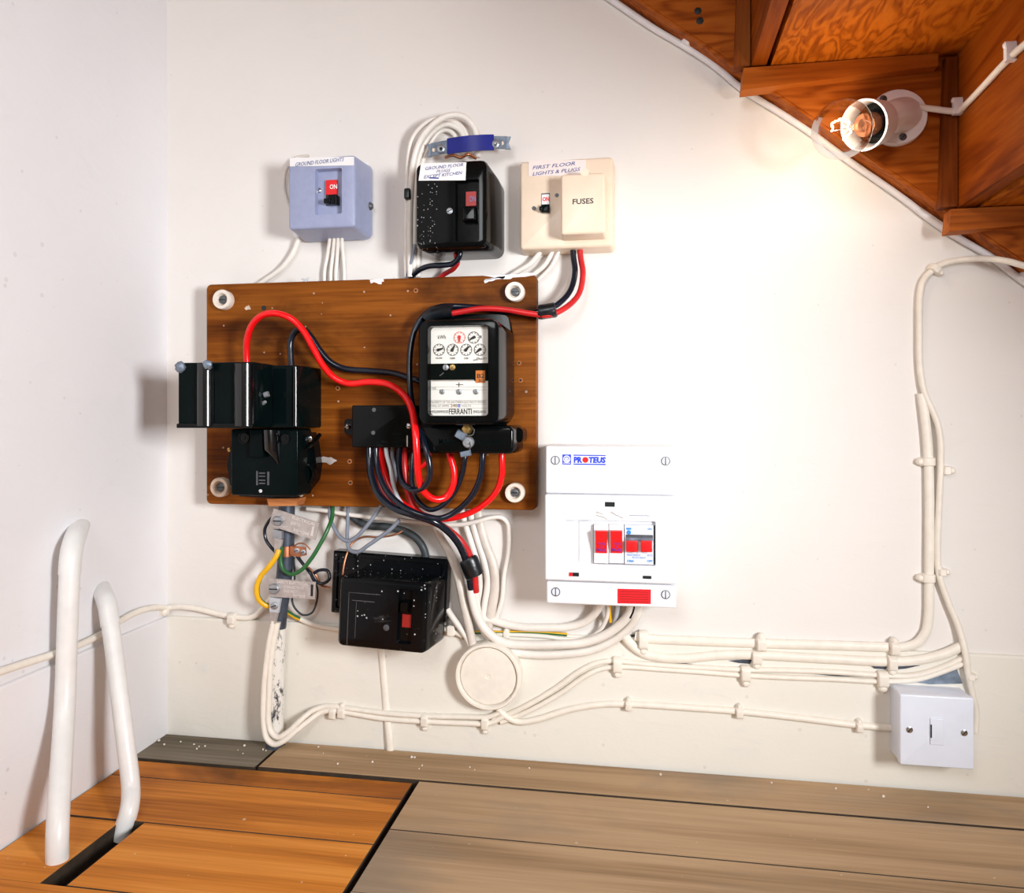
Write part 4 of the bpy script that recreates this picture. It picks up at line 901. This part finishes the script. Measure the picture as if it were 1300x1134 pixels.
bb = [o for o in bpy.data.objects if o.name == 'baseboard_back'][0]
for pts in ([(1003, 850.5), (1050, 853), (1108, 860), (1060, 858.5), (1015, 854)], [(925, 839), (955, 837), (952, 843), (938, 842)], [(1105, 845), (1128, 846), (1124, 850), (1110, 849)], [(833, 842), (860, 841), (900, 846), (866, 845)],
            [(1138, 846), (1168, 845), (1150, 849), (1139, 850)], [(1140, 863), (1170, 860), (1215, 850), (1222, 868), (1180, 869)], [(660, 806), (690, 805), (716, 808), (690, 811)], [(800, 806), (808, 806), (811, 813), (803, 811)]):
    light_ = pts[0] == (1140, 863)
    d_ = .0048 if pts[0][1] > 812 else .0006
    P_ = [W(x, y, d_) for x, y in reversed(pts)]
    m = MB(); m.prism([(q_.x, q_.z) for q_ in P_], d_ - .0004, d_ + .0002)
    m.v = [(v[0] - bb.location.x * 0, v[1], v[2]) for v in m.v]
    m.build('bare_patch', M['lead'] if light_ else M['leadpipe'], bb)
m = MB()
for i in range(30):
    px = random.choice([random.uniform(190, 345), random.uniform(370, 560), random.uniform(500, 1280)]); py = 928 + (px - 212) * .0765 + random.uniform(6, 26)
    c_ = FL(px, py, .0); r = random.uniform(.0006, .0018); n = 5
    m.loft([[(c_.x + r * k_ * math.cos(2 * PI * j / n + i) * random.uniform(.7, 1.2), c_.y + r * k_ * math.sin(2 * PI * j / n + i), .0002 + h_ * r) for j in range(n)] for k_, h_ in ((1, 0), (.8, .8), (.3, 1.1))])
o = m.build('plaster_crumbs', M['porc'], None); o['kind'] = 'stuff'; tag(o, 'scattered pale plaster crumbs on the floor along the back wall', 'crumbs')

# ------------------------------------------------------------------ lead service pipe, clamps, earth wires
lp = thing('service_pipe', 'lead sheathed service pipe rising from the floor to the board', 'pipe', FL(349, 955))
up = [(364, 630), (364, 660), (363, 700), (360, 740), (355, 775), (353, 797)]
m = MB(); m.tube(spline([W(x, y, .020) for x, y in up], 5), 10 * S(360, .02), n=16); m.build('bare_sheath', M['leadpipe'], lp)
m = MB(); m.tube(spline([W(x, y, .018) for x, y in ((353, 795), (351, 840), (350, 890), (349, 938))], 6), 10.5 * S(360, .02), n=16); m.build('painted_sheath', M['flaky'], lp)
m = MB(); pb_ = W(349, 938, .018); m.tube([pb_, pb_ + Vector((0, -.001, -.012)), Vector((pb_.x, pb_.y - .002, -.002))], [.0098, .0105, .013], n=14); m.build('foot', M['leadpipe'], lp)
def tagplate(pts, d, rows, bolt, label, slot):
    t = thing('earth_clamp', label, 'clamp', W(bolt[0], bolt[1], .02))
    m = MB(); m.quadpx(pts, d, .0012); pl_ = m.build('tag_plate', M['alu'], t)
    (ax_, ay), (bx, by), (cx_, cy_), (dx_, dy) = pts
    p0, p1, p2, p3 = [W(x, y, d) for x, y in pts]
    rot = math.atan2(p1.z - p0.z, p1.x - p0.x)
    m = MB()
    for s_, u0, u1, v in rows:
        def at(u, v): return (ax_ + (bx - ax_) * u + (dx_ - ax_) * v, ay + (by - ay) * u + (dy - ay) * v)
        c0 = at((u0 + u1) / 2, v); wd = (u1 - u0) * math.hypot(bx - ax_, by - ay)
        m.text(s_, c0[0] - wd / 2, c0[1] - 1.9, c0[0] + wd / 2, c0[1] + 1.9, d + .0011, rot, bold=.03)
    m.build('stamped_lettering', M['emboss'], pl_)
    m = MB(); m.quadpx(slot, d + .0001, .0014); m.build('slot', M['dark'] if slot[0][1] > 700 else M['emboss'], pl_)
    m = MB(); m.lathe(W(bolt[0], bolt[1], d), (0, -1, 0), [(.0062, 0), (.0062, .004), (.0052, .0052), (.003, .0055)], 6 if bolt[1] < 700 else 18); m.box(*[v for v in (W(bolt[0], 0, d).x - .005, W(bolt[0], 0, d).x + .005)], -d - .0058, -d - .005, W(bolt[0], bolt[1], d).z - .0007, W(bolt[0], bolt[1], d).z + .0007, 1)
    m.build('bolt', [M['zinc'], M['dark']], t)
    m = MB(); c0 = W(361, bolt[1] + 2, .02); r = .0118; n = 24
    rg = lambda rr_, z: [(c0.x + rr_ * math.cos(2 * PI * i / n), c0.y + rr_ * math.sin(2 * PI * i / n), z) for i in range(n)]
    m.loft([rg(r - .0016, c0.z - .005), rg(r, c0.z - .005), rg(r, c0.z + .005), rg(r - .0016, c0.z + .005)], False, False); m.build('band', M['zinc'], t)
    return t
tagplate([(348, 645.5), (406, 664), (400.5, 686), (341.5, 667)], .036, [('ELECTRICAL', .42, .92, .16), ('EARTH', .42, .62, .48), ('DO NOT', .2, .38, .82), ('REMOVE', .52, .86, .82)], (354.5, 661), 'stamped metal earth tag clamped to the pipe, upper tilted one', [(397, 668), (399.5, 669), (397, 681), (394.5, 680)])
tagplate([(342, 734), (401, 739), (400, 761), (341.5, 757.5)], .036, [('SAFETY ELECTRICAL', .16, .84, .16), ('CONNECTION', .30, .74, .40), ('DO NOT', .32, .62, .62), ('REMOVE', .52, .78, .84)], (349.5, 747), 'stamped metal earth tag clamped to the pipe, lower level one', [(395, 742), (398, 742.3), (397.5, 757), (394.5, 757)])
ec = thing('earth_clamp', 'copper earth clamp round the lead pipe between the two tags', 'clamp', W(366, 700, .02))
m = MB(); c0 = W(362.5, 699, .02); n = 24; r = .0114
rg = lambda rr_, z: [(c0.x + rr_ * math.cos(2 * PI * i / n), c0.y + rr_ * math.sin(2 * PI * i / n), z) for i in range(n)]
m.loft([rg(r - .0016, c0.z - .006), rg(r, c0.z - .006), rg(r, c0.z + .006), rg(r - .0016, c0.z + .006)], False, False); m.build('band', M['copper'], ec)
m = MB(); m.quadpx([(369, 693), (388, 695), (389, 705), (380, 707), (369, 705)], .028, .003); m.build('lug', M['copper'], ec)
for x, y in ((377, 699), (385, 701)):
    m = MB(); screw(m, x, y, .0295, 3.4, h=.002); m.build('screw', [M['zinc'], M['dark']], ec)
tl = thing('terminal_lug', 'crimped metal lug bolted to the lead pipe at the yellow wire', 'lug', W(353, 702, .034))
m = MB(); m.quadpx([(348, 672), (359, 674), (359, 684), (348, 683)], .034, .006); m.build('nut', M['zinc'], tl)
m = MB(); m.quadpx([(350, 683), (359, 685), (356, 702), (349, 701)], .034, .004); m.build('barrel', M['alu'], tl)
ll = thing('terminal_lug', 'painted metal lug on the lead pipe under the lower tag', 'lug', W(349, 792, .034))
m = MB(); m.quadpx([(343, 758), (357, 760), (354, 778), (343, 776)], .036, .004); m.build('plate', M['greylt'], ll)
m = MB(); screw(m, 349, 769, .038, 4.5, h=.003); m.build('screw', [M['zinc'], M['dark']], ll)
m = MB(); m.quadpx([(344, 776), (353, 778), (350, 792), (344, 791)], .035, .005); m.build('barrel', M['alu'], ll)
cable('wire', 'yellow and green earth wire bowed left of the lead pipe', [M['yellow'], M['green']], [(354, 698, .036), (351, 706, .038), (342, 719, .040), (331, 732, .040), (326, 746, .040), (328, 760, .038), (336, 768, .034), (346, 771, .030)], 7, .038, stripe=((5, 6), 1))
cable('wire', 'yellow and green earth wire emerging right of the pipe foot', [M['yellow'], M['green']], [(358, 772, .012), (366, 778, .012), (374, 783, .010), (383, 787, .008)], 5.5, .01, stripe=((3, 4, 5), 1))
cable('cable', 'white cable continuing the earth wire under the lower black box', M['pcab'], [(381, 786, .008), (392, 791, .007), (410, 796, .006), (440, 800, .006), (500, 801, .006), (560, 798, .006), (575, 802, .008), (588, 808, .010)], 6.5, .007)
cable('wire', 'green earth wire curving from the board to the copper clamp', M['green'], [(422, 638, .012), (422, 655, .018), (417, 670, .028), (407, 690, .034), (394, 711, .038), (381, 725, .038), (369, 729, .036), (359, 722, .034), (356, 709, .034), (358, 694, .034)], 5.2, .034)
cable('wire', 'thin black wire bowed left of the upper earth tag', M['blkcab'], [(350, 654, .032), (342, 661, .032), (336, 673, .032), (338, 686, .032), (345, 696, .032), (352, 703, .030)], 4.2, .032)
cable('wire', 'thin dark wire hanging in a loop below the lower tag', M['darkcab'], [(373, 708, .020), (374, 735, .016), (371, 763, .014), (375, 773, .014), (385, 781, .014), (396, 778, .014), (402, 764, .014), (403, 748, .014), (398, 735, .016)], 2.6, .016)
cable('wire', 'thin brown wire from the copper clamp to the lower black box', M['copper'], [(380, 706, .024), (382, 714, .024), (393, 722, .024), (402, 732, .022), (408, 743, .020), (419, 746, .020)], 2.8, .022)
cable('wire', 'black wire twisting from the copper clamp to the lower black box', M['blkcab'], [(377, 706, .026), (386, 718, .026), (394, 728, .028), (400, 738, .028), (410, 741, .026), (418, 735, .024), (416, 725, .022), (406, 724, .022), (398, 728, .024)], 4.2, .024)
cable('wire', 'bare copper strand curling above the copper clamp', M['copper'], [(372, 694, .030), (380, 690, .032), (387, 691, .032), (394, 698, .032)], 1.8, .03)

# ------------------------------------------------------------------ lower black switch box on a tilted back plate
lb_c = W(490, 745, 0.02)
lb = thing('switch_box', 'dusty black switch box on a tilted plate below the wooden board', 'switch box', (lb_c.x, -.001, lb_c.z - .05))
s_ = S(494, .018)
def off(m): m.v = [(lb.location.x + v[0], v[1], lb.location.z + .05 + v[2]) for v in m.v]; return m
hw, hh = 76 * s_, 40 * s_
m = MB(); m.rr([(-hw, hw, -hh, hh, .002, .001), (-hw, hw, -hh, hh, .002, .016), (-hw + .002, hw - .002, -hh + .002, hh - .002, .002, .018), (-hw + .006, hw - .006, -hh + .006, hh - .006, .002, .018), (-hw + .007, hw - .007, -hh + .007, hh - .007, .002, .015)]); off(m).build('back_plate', M['black_dust'], lb)
e = ext(427, 736, 540, 825, .072); cx_, cz_ = lb_c.x, lb_c.z
e = (e[0] - cx_, e[1] - cx_, e[2] - cz_, e[3] - cz_)
rec = (e[0] + (e[1] - e[0]) * .68, e[0] + (e[1] - e[0]) * .84, e[2] + (e[3] - e[2]) * .12, e[2] + (e[3] - e[2]) * .90)
m = MB(); x0, x1, z0, z1 = e
m.rr([(x0 + .000, x1 + .006, z0 - .001, z1 - .002, .006, .015), (x0, x1 + .002, z0, z1, .006, .062), (x0 + .0005, x1, z0, z1, .006, .068), (x0 + .003, x1 - .003, z0 + .003, z1 - .003, .005, .0715), (x0 + .005, x1 - .005, z0 + .005, z1 - .005, .004, .072), (*rec, .002, .072), (rec[0] + .001, rec[1] - .001, rec[2] + .001, rec[3] - .001, .002, .066)])
off(m).build('case', M['black_dust'], lb)
m = MB(); zz = e[2] + (e[3] - e[2]) * .5; m.box(rec[0] + .004, rec[1] - .002, -.068, -.066, zz - .012, zz + .002); off(m).build('flag', M['redd'], lb)
m = MB(); m.rr([(rec[0] + .002, rec[1] - .004, zz + .004, zz + .018, .002, .066), (rec[0] + .003, rec[1] - .005, zz + .006, zz + .016, .002, .074)]); off(m).build('toggle', M['black'], lb)
m = MB(); xx = e[0] + (e[1] - e[0]) * .56; z_ = e[2] + (e[3] - e[2]) * .33; m.lathe((xx, -.072, z_), (0, -1, 0), [(.0034, -.001), (.0034, .001), (.002, .0014)], 14); off(m).build('screw', M['dark_iron'], lb)
m = MB(); xx = e[0] + (e[1] - e[0]) * .12; z_ = e[3] - .016
m.box(xx, xx + .036, -.0724, -.0719, z_ - .0005, z_); m.box(xx + .004, xx + .030, -.0724, -.0719, z_ - .009, z_ - .0083); m.box(xx, xx + .0006, -.0724, -.0719, z_ - .058, z_); m.box(xx + .009, xx + .0094, -.0724, -.0719, z_ - .05, z_ - .01)
off(m).build('scratched_label', M['dark_iron'], lb)
lb.rotation_euler = (0, math.radians(2.6), 0)
# ------------------------------------------------------------------ round junction box
jb = thing('junction_box', 'round painted junction box on the wall under the consumer unit', 'junction box', W(619, 903, 0))
p = W(619, 860, .024); r = 43 * S(619, .022); p = Vector((p.x, 0, p.z))
m = MB(); m.lathe(p, (0, -1, 0), [(r * .97, 0), (r, .012), (r, .020), (r * .99, .0228), (r * .96, .0245), (r * .90, .0245), (r * .865, .0225), (r * .855, .019)], 48, cap1=True); m.build('base', M['pcab'], jb)
m = MB(); m.lathe(p, (0, -1, 0), [(r * .845, .0185), (r * .84, .0208), (r * .82, .0216), (r * .4, .0222), (r * .08, .0222), (r * .06, .0216)], 48)
m.build('lid', M['pcab'], jb)
m = MB(); m.rbox(ext(567, 795, 577, 808, .012), 0, .012, .002, .001); tag(m.build('cable_clip', M['pcab']), 'loose painted clip between lower black box and round junction box', 'clip')

# ------------------------------------------------------------------ consumer unit
cs = thing('consumer_unit', 'white plastic consumer unit with red switches right of the board', 'consumer unit', W(776, 770, 0))
UD = .062
m = MB(); m.rbox(ext(695, 567, 857, 769, UD - .006), 0, UD - .006, .003, .001, .001); m.build('case', M['white'], cs)
m = MB(); m.rbox(ext(692.5, 566.5, 858.5, 627.5, UD), .012, UD, .002, .002); tp = m.build('top_cover', M['white'], cs)
m = MB(); op = ext(716.5, 661, 832.5, 717, UD + .004); m.rbox(ext(691.5, 629, 859.5, 739.5, UD + .004), .012, UD + .004, .002, .002, recess=(op, .006, .001)); md = m.build('middle_cover', M['white'], cs)
m = MB(); m.rbox(ext(693.5, 741, 858.5, 769.5, UD), .012, UD, .002, .002); bt = m.build('bottom_cover', M['white'], cs)
for x, y, pr in ((705, 584.5, tp), (845, 585.5, tp), (705.5, 751.5, bt), (845, 755, bt)):
    m = MB(); r = 5.6 * S(x, UD); q_ = W(x, y, UD)
    m.lathe(q_, (0, -1, 0), [(r, -.0005), (r, .0003), (r * .94, .0004), (r * .93, -.0012), (r * .82, -.0012), (r * .81, .0008), (r * .2, .001)], 24); m.lathe(q_, (0, -1, 0), [(r * 1.02, -.0002), (r * 1.02, .0006), (r * .88, .0006), (r * .88, -.0002)], 24, False, False, 1); m.box(q_.x - r * .10, q_.x + r * .10, q_.y - .0014, q_.y - .0006, q_.z - r * .8, q_.z + r * .8, 1)
    m.build('cover_screw', [M['white2'], M['dark_iron']], pr)
q = UD + .0003
m = MB()
m.quadpx([(714, 577), (725, 577.2), (725, 590), (714, 589.8)], q, .0002)
m.quadpx([(728, 577.3), (769, 577.8), (769, 579.2), (728, 578.7)], q, .0002); m.quadpx([(728, 588.6), (769, 589.1), (769, 590.6), (728, 590.1)], q, .0002)
m.text('PR', 728.5, 580, 739.3, 587.9, q, bold=.055); m.text('TEUS', 747.3, 580.2, 769, 588.1, q, bold=.055, shear=.1)
m.build('logo', M['logo'], tp)
m = MB()
p_ = W(719.5, 583, q + .0002); 
n = 22; rad = 4.6 * S(719, q)
rg2 = lambda rr_, h: [(p_.x + rr_ * math.cos(2 * PI * i / n), p_.y - h, p_.z + rr_ * math.sin(2 * PI * i / n)) for i in range(n)]
m.loft([rg2(rad, 0), rg2(rad, .0002), rg2(rad * .72, .0002), rg2(rad * .72, 0)], False, False); m.text('e', 716.8, 580.6, 722, 586, q + .0003, .3, bold=.03)
m.quadpx([(714.8, 587.6), (724.2, 587.8), (724.2, 588.6), (714.8, 588.4)], q + .0002, .0002)
m.build('emblem', M['white'], tp)
m = MB(); m.disc(743.2, 584, q, 3.7, .0002); m.build('logo_dot', M['redlbl'], tp)
q = UD + .0043
m = MB(); m.panel(768, 637.5, 780.5, 643.5, UD + .004, .0004); m.build('black_slot', M['dark'], md)
m = MB(); m.panel(722.5, 727, 735, 731.8, UD + .004, .0004); m.panel(816, 731.2, 827, 735, UD + .004, .0004); m.build('small_slot', M['dark'], md)
m = MB(); m.panel(722.5, 727.3, 727, 731.5, UD + .0042, .0006); m.build('red_indicator', M['redlbl'], md)
m = MB(); m.panel(716.5, 648, 734, 660.3, UD + .004, .0004); m.panel(735, 648, 753, 660.3, UD + .004, .0004); m.panel(793.5, 648.5, 831, 661, UD + .004, .0004); m.panel(754, 648, 792.5, 660.6, UD + .004, .0003); m.build('paper_strip', M['paper'], md)
def scribble(m, x0, y0, x1, y1, d, amp, n):
    m.tube(spline([W(x0 + (x1 - x0) * i / n, y0 + (y1 - y0) * i / n + amp * (1 if i % 2 else -1) * random.uniform(.3, 1), d) for i in range(n + 1)], 4), .00016, n=4)
m = MB(); scribble(m, 757, 650, 765, 653, q + .0004, 1.2, 7); scribble(m, 756.5, 653.5, 771, 659, q + .0004, 1.1, 14); scribble(m, 775, 650.5, 791, 658, q + .0004, 1.3, 15); m.build('handwriting', M['printgrey'], md)
m = MB(); scribble(m, 799, 654.5, 825, 655, q + .0004, .7, 26); m.build('printed_strip', M['ink2'], md)
fd = UD - .002
m = MB(); m.panel(717.5, 662, 735, 716.5, fd, .003); m.build('blank_plate', M['white'], md)
m = MB(); m.panel(735.6, 662, 753, 716.5, fd, .003); m.build('blank_plate', M['white'], md)
for i, (x0, x1) in enumerate(((754, 772.6), (773.2, 792))):
    b_ = None
    m = MB(); m.rbox(ext(x0, 666, x1, 715, UD + .004), fd, UD + .006, .0006, .0006); bk_ = m.build('circuit_breaker', M['white'], cs)
    X0, X1q, Z0, Z1 = ext(x0 + 2.2, 673.5, x1 - 2.0, 702.5, UD + .009)
    m = MB(); m.loft([[(x, -UD - .0055, z) for x, z in ((X0, Z0), (X1q, Z0), (X1q, Z1), (X0, Z1))], [(X0, -UD - .008, Z0), (X1q, -UD - .008, Z0), (X1q, -UD - .014, Z1), (X0, -UD - .014, Z1)]])
    m.build('red_rocker', M['red'], bk_)
    m = MB()
    m.text('TYPE', x0 + 5, 689.5, x1 - 4, 692, UD + .0112); m.text('2', x0 + 8, 693, x1 - 8, 695.2, UD + .0106); m.text('M6-32', x0 + 4, 696.4, x1 - 3.5, 700, UD + .0102, bold=.02)
    m.build('lettering', M['purple'], bk_)
m = MB(); m.rbox(ext(793, 666.5, 829.5, 716.5, UD + .003), fd, UD + .005, .0006, .0006); ms = m.build('main_switch', M['white2'], cs)
q = UD + .0053
m = MB(); m.panel(794.5, 679, 829, 683, UD + .005, .0004); m.build('dark_slot', M['dark_iron'], ms)
m = MB(); m.panel(794.5, 682.6, 829, 686.5, UD + .005, .002); m.build('pale_bar', M['lead'], ms)
for x0, x1 in ((795, 809), (813.5, 828)):
    m = MB(); m.rbox(ext(x0, 687, x1, 701, UD + .012), UD + .004, UD + .013, .0006, .0008); m.build('red_toggle', M['red'], ms)
m = MB(); m.panel(795, 670.2, 801.5, 672.6, q, .0002); m.disc(798.3, 676, q, 2.8, .0002); m.text('ON', 822, 670.5, 827.5, 673, q + .0002, bold=.02)
m.text('MAIN SWITCH', 796, 704, 813, 706.2, q + .0002); m.text('AC22', 821.5, 704.2, 828.5, 706.4, q + .0002); m.text('BS EN 60947', 803, 707.3, 820, 709.2, q + .0002); m.text('100A', 796.5, 710.8, 805, 714, q + .0002, bold=.02); m.text('OFF', 821.5, 711, 828.5, 714, q + .0002, bold=.02)
m.build('blue_print', M['cyan'], ms)
m = MB(); m.panel(830, 667, 832, 716.5, fd, .0012); m.build('gap', M['dark'], md)
m = MB(); m.quadpx([(784, 747.6), (826.3, 748.6), (826.2, 767), (784, 766.2)], UD + .0003, .0004); rl = m.build('warning_label', M['redlbl'], bt); rl['label'] = 'small red warning label'
m = MB()
for i in range(5): m.quadpx([(787, 751 + i * 3.1), (823, 751.8 + i * 3.1), (823, 752.5 + i * 3.1), (787, 751.7 + i * 3.1)], UD + .0007, .0002)
m.build('fine_print', M['redd'], rl)
# ------------------------------------------------------------------ white fused switch, lower right
sw = thing('fused_switch', 'white square fused spur plate on a deep box at lower right', 'switch', W(1183, 975, 0))
m = MB(); m.rbox(ext(1143.5, 885, 1236, 973.5, .036), .004, .033, .002, .0006, .0006); m.build('back_box', M['white2'], sw)
fe = ext(1142.5, 884, 1237, 974.5, .042)
m = MB(); m.rbox(fe, .0335, .042, .002, .0015); m.build('face_plate', M['white2'], sw)
for x, y in ((1154.5, 926.5), (1224, 930.5)):
    m = MB(); screw(m, x, y, .042, 4, h=.0012, ang=.9); m.build('screw', [M['steel'], M['dark']], sw)
m = MB(); m.rbox(ext(1181, 912.5, 1198, 946, .043), .041, .0434, .0006, .0005); fh = m.build('fuse_carrier', M['white2'], sw)
m = MB(); m.panel(1181.2, 920, 1183, 937, .0434, .0003); m.build('notch', M['dark'], fh)

# ------------------------------------------------------------------ two white waste pipes at the left wall
def pipe(name, label, pts, jn, rad):
    P = spline(pts, 6); t = thing(name, label, 'pipe', (pts[0][0], pts[0][1], 0.0))
    m = MB(); m.tube(P, rad, n=18); m.build('tube', M['pvc'], t)
    m = MB(); j = [p for p in P if p.z > jn]; m.tube(j, rad + .0007, n=18); m.build('elbow', M['pvc'], t)
    return t
p1 = FL(73, 1085); pf = FL(74, 1075)
top1 = WL(101, 664, .002)
def CW(x, y, off): return WL(x, y, off)
pipe('waste_pipe', 'white plastic pipe bending into the left wall, taller front one',
     [Vector((p1.x, p1.y, -.02)), Vector((p1.x, p1.y, .02)), WL(82, 900, .025), WL(87, 760, .024), WL(90, 706, .023), WL(93, 690, .018), WL(98, 676, .006), WL(102, 666, -.012)], WL(88, 735, .024).z, .0094)
p2 = FL(164, 1036)
pts2 = [Vector((p2.x, p2.y, -.02)), Vector((p2.x + .002, p2.y + .002, .01)), None, None, None]
def lerp_pipe(x, y, off): return WL(x, y, off)
pipe('waste_pipe', 'white plastic pipe leaning into the left wall, shorter rear one',
     [Vector((p2.x - .006, p2.y - .006, -.02)), Vector((p2.x, p2.y, .006)), WL(166, 1000, .078), WL(159, 940, .066), WL(149, 860, .046), WL(139, 785, .026), WL(136, 768, .020), WL(131, 754, .006), WL(127, 744, -.010)], WL(142, 795, .03).z, .0088)

# ------------------------------------------------------------------ groups of repeated things
for o in list(bpy.data.objects):
    if 'category' not in o or o.parent: continue
    c, mn = o['category'], (o.data.materials[0].name if o.type == 'MESH' and o.data.materials else '')
    g_ = None
    if c == 'clip': g_ = 'cable clips'
    elif c == 'pipe' and 'waste' in o.name: g_ = 'white waste pipes at the left wall'
    elif c == 'tape': g_ = 'black tape wraps on cables'
    elif o.name.startswith('earth_clamp'): g_ = 'earth clamps on the lead pipe'
    elif o.name.startswith('switch_box'): g_ = 'old fuse switch boxes'
    elif o.name.startswith('terminal_lug'): g_ = 'cable lugs on the lead pipe'
    elif c in ('cable', 'wire'):
        if 'looping over the top' in o['label']: g_ = 'white cables looping over the black box'
        elif 'painted' in mn: g_ = 'painted cables along the wall'
        elif 'red' in mn: g_ = 'red insulated cables'
        elif 'black' in mn: g_ = 'black insulated cables'
        elif 'white' in mn or 'pale' in mn: g_ = 'white and pale sheathed cables'
        elif c == 'wire': g_ = 'thin loose wires'
    if g_: o['group'] = g_
